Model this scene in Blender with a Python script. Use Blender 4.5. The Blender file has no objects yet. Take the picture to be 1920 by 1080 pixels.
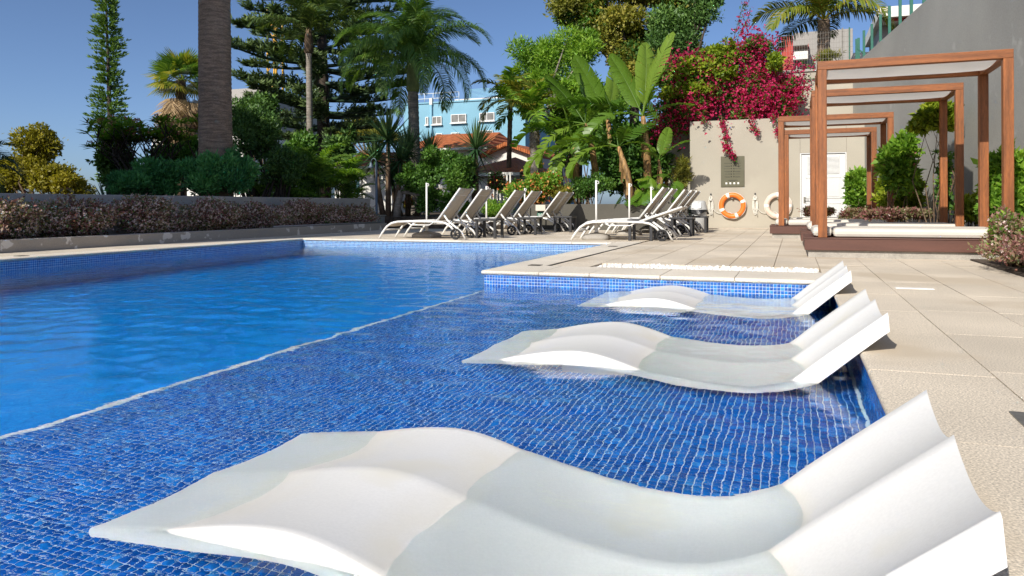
import bpy, bmesh, math, random
import numpy as np
from mathutils import Vector, Matrix, Quaternion, Euler

scene = bpy.context.scene
C = scene.collection
rnd = random.Random(7)
rng = np.random.default_rng(11)
R = math.radians

# ------------------------------------------------------------------ camera
F, U0, V0, EYE, ROLL = 1400.0, 960.0, 386.0, 0.55, 0.0035
TH = math.atan(528 / 1400)
CT, ST = math.cos(TH), math.sin(TH)
cam = bpy.data.cameras.new('camera')
cam.sensor_width = 36.0
cam.lens = F / 1920 * 36
cam.shift_y = (V0 - 540) / 1920
cam.clip_start, cam.clip_end = 0.05, 6000
cam_ob = bpy.data.objects.new('camera', cam)
C.objects.link(cam_ob)
cam_ob.location = (0, 0, EYE)
cam_ob.rotation_euler = (Matrix.Rotation(TH, 4, 'Z') @ Matrix.Rotation(R(90), 4, 'X') @ Matrix.Rotation(-ROLL, 4, 'Z')).to_euler()
scene.camera = cam_ob

# ------------------------------------------------------------------ sky, sun, exposure
SUN = Vector((0.355, 1.35, -1.0)).normalized()          # the way the light travels
world = bpy.data.worlds.new('World')
scene.world = world
world.use_nodes = True
wn = world.node_tree.nodes
sky = wn.new('ShaderNodeTexSky')
sky.sky_type = 'NISHITA'
sky.sun_disc = False
sky.sun_elevation = math.asin(-SUN.z)
sky.sun_rotation = math.atan2(-SUN.x, -SUN.y)
sky.altitude = 0
sky.air_density = 0.6
sky.dust_density = 1.2
sky.ozone_density = 4.5
bg = wn['Background']
bg.inputs['Strength'].default_value = 0.096
world.node_tree.links.new(sky.outputs[0], bg.inputs[0])

sun = bpy.data.lights.new('sun', 'SUN')
sun.energy = 3.9
sun.angle = R(0.53)
sun.color = (1.0, 0.945, 0.86)
sun_ob = bpy.data.objects.new('sun', sun)
C.objects.link(sun_ob)
sun_ob.rotation_euler = SUN.to_track_quat('-Z', 'Y').to_euler()
sun_ob.location = (-5, -20, 15)


scene.view_settings.view_transform = 'Standard'
scene.view_settings.look = 'None'
scene.view_settings.exposure = 0.50
scene.view_settings.gamma = 1.0
scene.render.engine = 'CYCLES'
scene.cycles.use_denoising = True
scene.cycles.max_bounces = 10
scene.cycles.diffuse_bounces = 3
scene.cycles.glossy_bounces = 4
scene.cycles.transmission_bounces = 8
scene.cycles.transparent_max_bounces = 8
scene.cycles.sample_clamp_indirect = 0.0
scene.cycles.caustics_reflective = False
scene.cycles.caustics_refractive = True
scene.cycles.blur_glossy = 0.3

# ------------------------------------------------------------------ measuring helpers (picture point + a real depth -> place)
def ray(u, v):
    a = u - U0
    b = v - V0 + ROLL * a
    r, z = a / F, -b / F
    return Vector((r * CT - ST, r * ST + CT, z))
def on_z(u, v, z=0.0):
    k = ray(u, v); t = (z - EYE) / k.z
    return Vector((k.x * t, k.y * t, z))
def on_y(u, v, y):
    k = ray(u, v); t = y / k.y
    return Vector((k.x * t, y, EYE + k.z * t))
def on_wall(u, v, p, n):
    k = ray(u, v); o = Vector((0, 0, EYE))
    t = (Vector(p) - o).dot(Vector(n)) / k.dot(Vector(n))
    return o + k * t

# ------------------------------------------------------------------ object helpers
def tag(o, label=None, cat=None, group=None, kind=None):
    if label: o['label'] = label
    if cat: o['category'] = cat
    if group: o['group'] = group
    if kind: o['kind'] = kind
    return o
def empty(name, loc=(0, 0, 0), rz=0.0, parent=None):
    o = bpy.data.objects.new(name, None)
    o.empty_display_size = 0.1
    o.location = loc; o.rotation_euler = (0, 0, rz)
    C.objects.link(o)
    if parent: o.parent = parent
    return o
def link(name, me, parent=None, loc=None, rot=None):
    o = bpy.data.objects.new(name, me)
    C.objects.link(o)
    if parent: o.parent = parent
    if loc is not None: o.location = loc
    if rot is not None: o.rotation_euler = rot
    return o
def copy_tree(o, parent=None):
    c = o.copy(); C.objects.link(c); c.parent = parent
    for ch in list(o.children): copy_tree(ch, c)
    return c

class MB:
    """collects shapes into one mesh"""
    def __init__(s): s.v = []; s.f = []; s.sm = []
    def add(s, vs, fs, smooth=False):
        o = len(s.v); s.v += [tuple(p) for p in vs]
        s.f += [tuple(i + o for i in f) for f in fs]; s.sm += [smooth] * len(fs)
        return s
    def box(s, x0, x1, y0, y1, z0, z1, bev=0.0, m=None):
        if bev <= 0:
            vs = [(x, y, z) for z in (z0, z1) for y in (y0, y1) for x in (x0, x1)]
            fs = [(0, 2, 3, 1), (4, 5, 7, 6), (0, 1, 5, 4), (2, 6, 7, 3), (0, 4, 6, 2), (1, 3, 7, 5)]
        else:
            b = min(bev, (x1 - x0) * .45, (y1 - y0) * .45, (z1 - z0) * .45)
            bm = bmesh.new(); bmesh.ops.create_cube(bm, size=1)
            for q in bm.verts:
                q.co = Vector(((x0 + x1) / 2 + q.co.x * (x1 - x0), (y0 + y1) / 2 + q.co.y * (y1 - y0), (z0 + z1) / 2 + q.co.z * (z1 - z0)))
            bmesh.ops.bevel(bm, geom=bm.edges[:], offset=b, segments=2, profile=.5, affect='EDGES')
            bm.verts.index_update()
            vs = [tuple(q.co) for q in bm.verts]; fs = [tuple(q.index for q in f.verts) for f in bm.faces]
            bm.free()
        if m is not None: vs = [tuple(m @ Vector(p)) for p in vs]
        return s.add(vs, fs)
    def bar(s, p, q, w, h, bev=0.0, up=(0, 0, 1)):
        p, q = Vector(p), Vector(q); d = q - p; L = d.length; d.normalize()
        u = Vector(up)
        if abs(d.dot(u)) > .95: u = Vector((0, 1, 0))
        x = d.cross(u).normalized(); z = x.cross(d).normalized()
        m = Matrix((x, d, z)).transposed().to_4x4(); m.translation = p
        return s.box(-w / 2, w / 2, 0, L, -h / 2, h / 2, bev, m)
    def tube(s, pts, rad, n=8, cap=True, smooth=True):
        pts = [Vector(p) for p in pts]
        if not hasattr(rad, '__len__'): rad = [rad] * len(pts)
        vs = []; ref = None
        for i, p in enumerate(pts):
            d = (pts[min(i + 1, len(pts) - 1)] - pts[max(i - 1, 0)]).normalized()
            if ref is None:
                ref = Vector((1, 0, 0)) if abs(d.x) < .9 else Vector((0, 1, 0))
            a = d.cross(ref).normalized(); b = a.cross(d).normalized(); ref = b
            for k in range(n):
                t = 2 * math.pi * k / n
                vs.append(p + (a * math.cos(t) + b * math.sin(t)) * rad[i])
        fs = [(i * n + k, i * n + (k + 1) % n, (i + 1) * n + (k + 1) % n, (i + 1) * n + k) for i in range(len(pts) - 1) for k in range(n)]
        o = len(s.v); s.add(vs, fs, smooth)
        if cap:
            s.f += [tuple(o + k for k in range(n))[::-1], tuple(o + (len(pts) - 1) * n + k for k in range(n))]; s.sm += [False, False]
        return s
    def lathe(s, prof, n=24, c=(0, 0, 0), axis='z', smooth=True):
        vs = []
        for r, h in prof:
            for k in range(n):
                t = 2 * math.pi * k / n; a, b = r * math.cos(t), r * math.sin(t)
                q = (a, b, h) if axis == 'z' else (a, h, b)
                vs.append((q[0] + c[0], q[1] + c[1], q[2] + c[2]))
        fs = [(i * n + k, i * n + (k + 1) % n, (i + 1) * n + (k + 1) % n, (i + 1) * n + k) for i in range(len(prof) - 1) for k in range(n)]
        return s.add(vs, fs, smooth)
    def torus(s, Rm, r, c=(0, 0, 0), axis='z', nu=32, nv=10, u0=0, u1=2 * math.pi, sq=1.0):
        vs = []; closed = abs(u1 - u0 - 2 * math.pi) < 1e-6; m = nu if closed else nu + 1
        for i in range(m):
            t = u0 + (u1 - u0) * i / nu
            for k in range(nv):
                p = 2 * math.pi * k / nv; rr = Rm + r * math.cos(p); h = r * math.sin(p) * sq
                q = (rr * math.cos(t), rr * math.sin(t), h) if axis == 'z' else (rr * math.cos(t), h, rr * math.sin(t))
                vs.append((q[0] + c[0], q[1] + c[1], q[2] + c[2]))
        fs = [(i * nv + k, i * nv + (k + 1) % nv, ((i + 1) % m) * nv + (k + 1) % nv, ((i + 1) % m) * nv + k) for i in range(nu) for k in range(nv)]
        return s.add(vs, fs, True)
    def prism(s, poly, y0, y1, axis='y'):
        """polygon in (x,z) pushed along y (or in (x,y) along z)"""
        n = len(poly)
        g = (lambda a, b, t: (a, t, b)) if axis == 'y' else ((lambda a, b, t: (a, b, t)) if axis == 'z' else (lambda a, b, t: (t, a, b)))
        vs = [g(a, b, y0) for a, b in poly] + [g(a, b, y1) for a, b in poly]
        fs = [tuple(range(n)), tuple(range(2 * n - 1, n - 1, -1))] + [(i, i + n, (i + 1) % n + n, (i + 1) % n) for i in range(n)]
        return s.add(vs, fs)
    def grid(s, fn, nu, nv, smooth=True):
        vs = [fn(i / nu, j / nv) for j in range(nv + 1) for i in range(nu + 1)]
        fs = [(j * (nu + 1) + i, j * (nu + 1) + i + 1, (j + 1) * (nu + 1) + i + 1, (j + 1) * (nu + 1) + i) for j in range(nv) for i in range(nu)]
        return s.add(vs, fs, smooth)
    def mesh(s, name, m, fix=True):
        me = bpy.data.meshes.new(name)
        me.from_pydata(s.v, [], s.f)
        me.polygons.foreach_set('use_smooth', s.sm)
        if fix:
            bm = bmesh.new(); bm.from_mesh(me); bmesh.ops.recalc_face_normals(bm, faces=bm.faces[:]); bm.to_mesh(me); bm.free()
        for k in (m if isinstance(m, (list, tuple)) else [m]): me.materials.append(k)
        me.update()
        return me
    def build(s, name, m, parent=None, loc=None, rot=None, fix=True):
        return link(name, s.mesh(name, m, fix), parent, loc, rot)

def np_mesh(name, V, Q, m, tint=None, smooth=False):
    """big mesh of quads from arrays"""
    V = np.asarray(V, dtype=np.float32).reshape(-1, 3); Q = np.asarray(Q, dtype=np.int32).reshape(-1, 4)
    me = bpy.data.meshes.new(name)
    me.vertices.add(len(V)); me.vertices.foreach_set('co', V.ravel())
    me.loops.add(Q.size); me.loops.foreach_set('vertex_index', Q.ravel())
    me.polygons.add(len(Q)); me.polygons.foreach_set('loop_start', np.arange(0, Q.size, 4, dtype=np.int32))
    if smooth: me.polygons.foreach_set('use_smooth', np.ones(len(Q), dtype=bool))
    if tint is not None:
        a = me.attributes.new('tint', 'FLOAT', 'FACE'); a.data.foreach_set('value', np.asarray(tint, dtype=np.float32))
    me.materials.append(m)
    me.update(calc_edges=True); me.validate()
    return me

# ------------------------------------------------------------------ materials (all node based)
def new_mat(name):
    m = bpy.data.materials.new(name); m.use_nodes = True
    nt = m.node_tree
    return m, nt, nt.nodes, nt.links, nt.nodes['Principled BSDF']
def col4(c): return (c[0], c[1], c[2], 1.0)
def ramp(nd, stops):
    r = nd.new('ShaderNodeValToRGB'); e = r.color_ramp.elements
    while len(e) < len(stops): e.new(0.5)
    for k, (p, c) in enumerate(stops): e[k].position = p; e[k].color = col4(c)
    return r
def surf(name, base, rough=.6, var=.12, scale=3.0, fine=0.06, fscale=90.0, bump=0.0, bscale=80.0, metal=0.0, spec=0.5, stain=None, stretch=None, coords='pos', rnd_obj=0.0):
    """painted / stone / plastic surface: broad and fine noise on the base colour, bump, optional stains"""
    m, nt, nd, lk, bs = new_mat(name)
    if coords == 'pos': co = nd.new('ShaderNodeNewGeometry').outputs['Position']
    else: co = nd.new('ShaderNodeTexCoord').outputs['Object']
    if stretch:
        mp = nd.new('ShaderNodeMapping'); mp.inputs['Scale'].default_value = stretch; lk.new(co, mp.inputs[0]); co = mp.outputs[0]
    n1 = nd.new('ShaderNodeTexNoise'); n1.inputs['Scale'].default_value = scale; n1.inputs['Detail'].default_value = 4; lk.new(co, n1.inputs[0])
    n2 = nd.new('ShaderNodeTexNoise'); n2.inputs['Scale'].default_value = fscale; n2.inputs['Detail'].default_value = 3; lk.new(co, n2.inputs[0])
    lo = [max(0, c * (1 - 1.6 * var)) for c in base]; hi = [min(1, c * (1 + 1.6 * var)) for c in base]
    r1 = ramp(nd, [(.3, lo), (.7, hi)]); lk.new(n1.outputs[0], r1.inputs[0])
    r2 = ramp(nd, [(.3, (1 - 2 * fine,) * 3), (.7, (1 + 2 * fine,) * 3)]); lk.new(n2.outputs[0], r2.inputs[0])
    mx = nd.new('ShaderNodeMix'); mx.data_type = 'RGBA'; mx.blend_type = 'MULTIPLY'; mx.inputs[0].default_value = 1
    lk.new(r1.outputs[0], mx.inputs[6]); lk.new(r2.outputs[0], mx.inputs[7])
    out = mx.outputs[2]
    if rnd_obj:
        oi = nd.new('ShaderNodeObjectInfo'); r3 = ramp(nd, [(0, (1 - rnd_obj,) * 3), (1, (1 + rnd_obj,) * 3)]); lk.new(oi.outputs['Random'], r3.inputs[0])
        m3 = nd.new('ShaderNodeMix'); m3.data_type = 'RGBA'; m3.blend_type = 'MULTIPLY'; m3.inputs[0].default_value = 1
        lk.new(out, m3.inputs[6]); lk.new(r3.outputs[0], m3.inputs[7]); out = m3.outputs[2]
    if stain:
        sc, amt, th, ds = stain[:4]; ew = stain[4] if len(stain) > 4 else .04
        n4 = nd.new('ShaderNodeTexNoise'); n4.inputs['Scale'].default_value = sc; n4.inputs['Detail'].default_value = ds; lk.new(co, n4.inputs[0])
        r4 = ramp(nd, [(th - ew, (0, 0, 0)), (th + ew, (1, 1, 1))]); lk.new(n4.outputs[0], r4.inputs[0])
        m4 = nd.new('ShaderNodeMix'); m4.data_type = 'RGBA'; m4.inputs[7].default_value = col4(amt)
        lk.new(r4.outputs[0], m4.inputs[0]); lk.new(out, m4.inputs[6]); out = m4.outputs[2]
    lk.new(out, bs.inputs['Base Color'])
    bs.inputs['Roughness'].default_value = rough; bs.inputs['Metallic'].default_value = metal
    bs.inputs['Specular IOR Level'].default_value = spec
    if bump:
        n5 = nd.new('ShaderNodeTexNoise'); n5.inputs['Scale'].default_value = bscale; n5.inputs['Detail'].default_value = 5; lk.new(co, n5.inputs[0])
        b = nd.new('ShaderNodeBump'); b.inputs['Strength'].default_value = bump; b.inputs['Distance'].default_value = .01
        lk.new(n5.outputs[0], b.inputs['Height']); lk.new(b.outputs[0], bs.inputs['Normal'])
    return m
def leaf_mat(name, stops, trans=.35, rough=.5, spec=.35, source='tint', glow=1.75):
    """two-sided leaf: colour by each leaf's own tint, part of the light passes through"""
    m, nt, nd, lk, bs = new_mat(name)
    if source == 'tint':
        a = nd.new('ShaderNodeAttribute'); a.attribute_name = 'tint'; val = a.outputs['Fac']
    else:
        val = nd.new('ShaderNodeObjectInfo').outputs['Random']
    r = ramp(nd, [(p, [min(.9, c * glow) for c in k]) for p, k in stops]); lk.new(val, r.inputs[0])
    lk.new(r.outputs[0], bs.inputs['Base Color'])
    bs.inputs['Roughness'].default_value = rough; bs.inputs['Specular IOR Level'].default_value = spec
    if trans > 0:
        t = nd.new('ShaderNodeBsdfTranslucent')
        h = nd.new('ShaderNodeMix'); h.data_type = 'RGBA'; h.blend_type = 'MULTIPLY'; h.inputs[0].default_value = 1; h.inputs[7].default_value = (1.25, 1.3, .55, 1)
        lk.new(r.outputs[0], h.inputs[6]); lk.new(h.outputs[2], t.inputs[0])
        mx = nd.new('ShaderNodeMixShader'); mx.inputs[0].default_value = trans
        lk.new(bs.outputs[0], mx.inputs[1]); lk.new(t.outputs[0], mx.inputs[2])
        lk.new(mx.outputs[0], nd['Material Output'].inputs[0])
    return m

M = {}
M['deck'] = surf('deck_stone', (.62, .54, .425), .85, .08, 1.1, .21, 190, .3, 200, stain=(.9, (.54, .455, .34), .56, 7), rnd_obj=.06)
M['coping'] = surf('coping_stone', (.68, .615, .51), .75, .07, 1.6, .16, 150, .3, 170, rnd_obj=.05)
M['mortar'] = surf('mortar', (.41, .36, .285), .9, .1, 4)
M['soil'] = surf('soil', (.075, .055, .038), .95, .3, 6, .2, 60, .6, 60)
M['ground'] = surf('ground', (.10, .095, .06), .95, .35, .15, .2, 3)
M['back_wall'] = surf('beige_render', (.40, .365, .295), .85, .05, .7, .03, 60, .12, 180, stain=(1.1, (.375, .34, .275), .62, 6))
M['grey_wall'] = surf('grey_render', (.335, .333, .305), .85, .10, .5, .04, 50, .15, 140, stain=(2.6, (.42, .415, .385), .68, 10))
M['left_wall'] = surf('grey_garden_render', (.48, .445, .395), .85, .08, .9, .04, 50, .15, 120)
M['dark_wall'] = surf('dark_grey_render', (.095, .088, .07), .85, .10, .9, .05, 50, .15, 120)
M['peel_wall'] = surf('peeling_grey_render', (.40, .355, .30), .85, .08, .9, .04, 50, .15, 120, stain=(3.6, (.74, .70, .64), .625, 6, .008))
def resin_mat():
    """white moulded plastic with a faint yellow tide mark where the water line sits"""
    m = surf('white_moulded_resin', (.70, .69, .66), .40, .03, 2.2, .015, 140, .04, 300, coords='pos', stain=(2.1, (.70, .675, .60), .64, 4))
    nd, lk = m.node_tree.nodes, m.node_tree.links; bs = nd['Principled BSDF']; src = bs.inputs['Base Color'].links[0].from_socket
    sep = nd.new('ShaderNodeSeparateXYZ'); ge = nd.new('ShaderNodeNewGeometry'); lk.new(ge.outputs['Position'], sep.inputs[0])
    ns = nd.new('ShaderNodeTexNoise'); ns.inputs['Scale'].default_value = 7; ns.inputs['Detail'].default_value = 5; lk.new(ge.outputs['Position'], ns.inputs[0])
    ma = nd.new('ShaderNodeMath'); ma.operation = 'MULTIPLY_ADD'; ma.inputs[1].default_value = .05; lk.new(ns.outputs[0], ma.inputs[0]); lk.new(sep.outputs[2], ma.inputs[2])
    r = ramp(nd, [(.40, (0, 0, 0)), (.47, (1, 1, 1)), (.50, (1, 1, 1)), (.60, (0, 0, 0))])
    mr = nd.new('ShaderNodeMapRange'); mr.inputs[1].default_value = -.20; mr.inputs[2].default_value = 0.0; lk.new(ma.outputs[0], mr.inputs[0]); lk.new(mr.outputs[0], r.inputs[0])
    k = nd.new('ShaderNodeMath'); k.operation = 'MULTIPLY'; k.inputs[1].default_value = .26; lk.new(r.outputs[0], k.inputs[0])
    mx = nd.new('ShaderNodeMix'); mx.data_type = 'RGBA'; mx.inputs[7].default_value = (.70, .64, .48, 1); lk.new(k.outputs[0], mx.inputs[0]); lk.new(src, mx.inputs[6]); lk.new(mx.outputs[2], bs.inputs['Base Color'])
    return m
M['white_resin'] = resin_mat()
M['white_metal'] = surf('white_powder_coat', (.78, .765, .72), .35, .03, 8, .01)
M['sling'] = surf('taupe_mesh_fabric', (.50, .44, .36), .75, .05, 10, .12, 700, .2, 700)
M['tyre'] = surf('black_rubber', (.016, .016, .017), .6, .1, 20)
M['table'] = surf('dark_grey_plastic', (.028, .028, .03), .5, .1, 15, .05, 100, .1, 200)
M['base_grey'] = surf('grey_concrete_base', (.34, .315, .275), .8, .1, 8, .1, 120, .3, 150)
M['wood_v'] = surf('oiled_wood_upright', (.245, .080, .020), .5, .22, 3.2, .16, 30, .10, 50, stretch=(9, 9, .5), rnd_obj=.09)
M['wood_h'] = surf('oiled_wood_rail', (.245, .080, .020), .5, .22, 3.2, .16, 30, .10, 50, stretch=(.5, 9, 9), rnd_obj=.09)
M['wood_d'] = surf('oiled_wood_side_rail', (.24, .077, .021), .5, .16, 3.2, .12, 30, .08, 50, stretch=(9, .5, 9), rnd_obj=.09)
M['brown_board'] = surf('brown_painted_board', (.105, .043, .029), .55, .08, 2.5, .06, 60, .08, 80, stretch=(.6, 6, 6))
M['canvas'] = surf('off_white_canvas', (.66, .635, .59), .85, .03, 3, .03, 400, .08, 500)
def canvas_mat():
    m = surf('off_white_canvas', (.74, .715, .67), .85, .03, 3, .03, 400, .08, 500)
    nd, lk = m.node_tree.nodes, m.node_tree.links; bs = nd['Principled BSDF']; t = nd.new('ShaderNodeBsdfTranslucent'); lk.new(bs.inputs['Base Color'].links[0].from_socket, t.inputs[0])
    mx = nd.new('ShaderNodeMixShader'); mx.inputs[0].default_value = .42; lk.new(bs.outputs[0], mx.inputs[1]); lk.new(t.outputs[0], mx.inputs[2]); lk.new(mx.outputs[0], nd['Material Output'].inputs[0])
    return m
M['canvas'] = canvas_mat()
M['mattress'] = surf('cream_mattress_cover', (.62, .58, .505), .75, .04, 4, .02, 200, .12, 25)
M['pebble'] = surf('white_pebble', (.80, .775, .72), .5, .14, 14, .06, 60)
M['orange'] = surf('orange_ring_plastic', (.80, .19, .022), .45, .06, 10, .02)
M['pale_ring'] = surf('sun_bleached_ring_plastic', (.72, .55, .45), .55, .06, 10, .02)
M['white_band'] = surf('white_band', (.78, .76, .71), .6, .04, 12)
M['rope'] = surf('white_rope', (.72, .69, .61), .85, .06, 30, .15, 300, .5, 250)
M['bin_grey'] = surf('light_grey_bin_plastic', (.50, .50, .485), .4, .03, 5)
M['bin_bag'] = surf('black_bin_bag', (.012, .012, .014), .35, .1, 20, .05, 90, .6, 40)
M['sign_olive'] = surf('olive_sign_board', (.105, .098, .055), .5, .06, 4)
M['sign_dark'] = surf('sign_dark_print', (.018, .017, .010), .6, .05, 8)
M['sign_white'] = surf('sign_white_print', (.72, .71, .66), .6, .03, 8)
M['sign_green'] = surf('green_safety_sign', (.030, .19, .12), .5, .06, 8)
M['door_white'] = surf('white_door_paint', (.66, .66, .645), .45, .03, 2)
M['drain'] = surf('dark_drain_slot', (.045, .038, .028), .8, .2, 20)
M['metal'] = surf('dull_steel', (.24, .23, .20), .45, .1, 20, metal=.6)
M['pipe'] = surf('grey_plastic_pipe', (.26, .25, .24), .5, .06, 8)
M['lamp_blue'] = surf('grey_blue_lamp_paint', (.105, .145, .185), .45, .08, 8)
M['green_post'] = surf('green_fence_paint', (.012, .115, .075), .45, .08, 10)
M['wire'] = surf('grey_fence_wire', (.19, .175, .15), .5, .1, 10, metal=.3)

# ================================================================== THE SETTING: ground, pool, deck
WATER, FLOOR, DEEP = -0.13, -0.36, -1.35
PX0, PX1, PY0, PY1 = -7.97, 0.25, -2.6, 10.83          # pool walls
QX, QY = -2.48, 5.89                                    # inner corner of the terrace that juts into the pool

def rects(name, rs, m, z):
    b = MB()
    for x0, x1, y0, y1 in rs: b.add([(x0, y0, z), (x1, y0, z), (x1, y1, z), (x0, y1, z)], [(0, 1, 2, 3)])
    return b.build(name, m)
g = rects('ground', [(-900, -9.2, -900, 900), (1.6, 900, -900, 900), (-9.2, 1.6, 16.4, 900), (-9.2, 1.6, -900, -2.9)], M['ground'], -0.09)
tag(g, kind='structure')

def tile_mat(name, source, stops):
    m, nt, nd, lk, bs = new_mat(name)
    if source == 'tint':
        a = nd.new('ShaderNodeAttribute'); a.attribute_name = 'tint'; val = a.outputs['Fac']
    else: val = nd.new('ShaderNodeObjectInfo').outputs['Random']
    r = ramp(nd, stops); lk.new(val, r.inputs[0])
    co = nd.new('ShaderNodeNewGeometry').outputs['Position']
    n = nd.new('ShaderNodeTexNoise'); n.inputs['Scale'].default_value = 130; lk.new(co, n.inputs[0])
    r2 = ramp(nd, [(.3, (.8, .8, .8)), (.7, (1.2, 1.2, 1.2))]); lk.new(n.outputs[0], r2.inputs[0])
    mx = nd.new('ShaderNodeMix'); mx.data_type = 'RGBA'; mx.blend_type = 'MULTIPLY'; mx.inputs[0].default_value = 1
    lk.new(r.outputs[0], mx.inputs[6]); lk.new(r2.outputs[0], mx.inputs[7]); lk.new(mx.outputs[2], bs.inputs['Base Color'])
    bs.inputs['Roughness'].default_value = .22
    return m
BLUES = [(0, (.0004, .066, .31)), (.3, (.0006, .090, .39)), (.65, (.0008, .120, .47)), (.92, (.002, .17, .58)), (1, (.03, .28, .70))]
M['tile_j'] = tile_mat('blue_mosaic_tile', 'tint', BLUES)
M['tile_o'] = tile_mat('blue_mosaic_tile_single', 'obj', BLUES)
M['grout'] = surf('pale_grout', (.52, .62, .70), .8, .05, 5)
M['white_tile'] = surf('white_edge_tile', (.74, .74, .70), .4, .05, 12)
def mosaic(name, pitch, lo, mid, hi, groutc, gw):
    """mosaic too far off to tell the tiles apart: square grid with a shade for each tile"""
    m, nt, nd, lk, bs = new_mat(name)
    co = nd.new('ShaderNodeNewGeometry').outputs['Position']
    sep = nd.new('ShaderNodeSeparateXYZ')
    sc = nd.new('ShaderNodeVectorMath'); sc.operation = 'SCALE'; sc.inputs[3].default_value = 1 / pitch; lk.new(co, sc.inputs[0])
    fl = nd.new('ShaderNodeVectorMath'); fl.operation = 'FLOOR'; lk.new(sc.outputs[0], fl.inputs[0])
    fr = nd.new('ShaderNodeVectorMath'); fr.operation = 'FRACTION'; lk.new(sc.outputs[0], fr.inputs[0])
    wn_ = nd.new('ShaderNodeTexWhiteNoise'); lk.new(fl.outputs[0], wn_.inputs[0])
    r = ramp(nd, [(0, lo), (.55, mid), (1, hi)]); lk.new(wn_.outputs[0], r.inputs[0])
    lk.new(fr.outputs[0], sep.inputs[0])
    nrm = nd.new('ShaderNodeSeparateXYZ'); ge = nd.new('ShaderNodeNewGeometry'); lk.new(ge.outputs['True Normal'], nrm.inputs[0])
    acc = None
    for k in range(3):
        lt = nd.new('ShaderNodeMath'); lt.operation = 'LESS_THAN'; lt.inputs[1].default_value = gw; lk.new(sep.outputs[k], lt.inputs[0])
        ab = nd.new('ShaderNodeMath'); ab.operation = 'ABSOLUTE'; lk.new(nrm.outputs[k], ab.inputs[0])
        fl2 = nd.new('ShaderNodeMath'); fl2.operation = 'LESS_THAN'; fl2.inputs[1].default_value = .5; lk.new(ab.outputs[0], fl2.inputs[0])
        mu = nd.new('ShaderNodeMath'); mu.operation = 'MULTIPLY'; lk.new(lt.outputs[0], mu.inputs[0]); lk.new(fl2.outputs[0], mu.inputs[1])
        if acc is None: acc = mu.outputs[0]
        else:
            ad = nd.new('ShaderNodeMath'); ad.operation = 'MAXIMUM'; lk.new(acc, ad.inputs[0]); lk.new(mu.outputs[0], ad.inputs[1]); acc = ad.outputs[0]
    mx = nd.new('ShaderNodeMix'); mx.data_type = 'RGBA'; lk.new(acc, mx.inputs[0]); lk.new(r.outputs[0], mx.inputs[6]); mx.inputs[7].default_value = col4(groutc)
    lk.new(mx.outputs[2], bs.inputs['Base Color']); bs.inputs['Roughness'].default_value = .25
    return m
M['mosaic_far'] = mosaic('blue_mosaic_band', .0254, (.006, .085, .30), (.012, .145, .42), (.05, .27, .56), (.66, .76, .80), .16)
M['mosaic_deep'] = mosaic('azure_mosaic_deep', .0254, (.0001, .145, .54), (.0002, .20, .66), (.001, .27, .76), (.02, .36, .80), .10)

# pool shell: grout-coloured lining that carries the tiles
pool = MB()
pool.add([(QX - .02, PY0, FLOOR), (PX1, PY0, FLOOR), (PX1, QY, FLOOR), (QX - .02, QY, FLOOR)], [(0, 1, 2, 3)])
pool.add([(QX, QY, FLOOR), (PX1, QY, FLOOR), (PX1, QY, -.036), (QX, QY, -.036)], [(0, 1, 2, 3)])
pool.add([(PX1, PY0, FLOOR), (PX1, QY, FLOOR), (PX1, QY, -.036), (PX1, PY0, -.036)], [(3, 2, 1, 0)])
pool_ob = pool.build('pool_shell', M['grout'], fix=False); tag(pool_ob, kind='structure')
dp = MB()
dp.add([(PX0, PY0, DEEP), (QX - .02, PY0, DEEP), (QX - .02, PY1, DEEP), (PX0, PY1, DEEP)], [(0, 1, 2, 3)])
dp.add([(QX - .02, PY0, DEEP), (QX - .02, QY, DEEP), (QX - .02, QY, FLOOR), (QX - .02, PY0, FLOOR)], [(0, 1, 2, 3)])
dp.add([(PX0, PY0, DEEP), (PX1, PY0, DEEP), (PX1, PY0, -.036), (PX0, PY0, -.036)], [(0, 1, 2, 3)])
deep_ob = dp.build('deep_basin', M['mosaic_deep'], pool_ob, fix=False)
fw = MB()
fw.add([(PX0, PY0, DEEP), (PX0, PY1, DEEP), (PX0, PY1, -.036), (PX0, PY0, -.036)], [(0, 1, 2, 3)])
fw.add([(PX0, PY1, DEEP), (QX, PY1, DEEP), (QX, PY1, -.036), (PX0, PY1, -.036)], [(0, 1, 2, 3)])
fw.add([(QX, QY, DEEP), (QX, PY1, DEEP), (QX, PY1, -.036), (QX, QY, -.036)], [(0, 1, 2, 3)])
far_ob = fw.build('tiled_basin_wall', M['mosaic_far'], pool_ob, fix=False)
st = MB()
yy = PY0
while yy < QY - .01:
    y2 = min(yy + .0225, QY - .002); st.box(QX - .032, QX - .009, yy, y2, FLOOR - .02, FLOOR + .004); yy += .0254
edge_ob = st.build('white_edge_tiles', M['white_tile'], pool_ob)
tag(edge_ob, kind='stuff')

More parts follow.
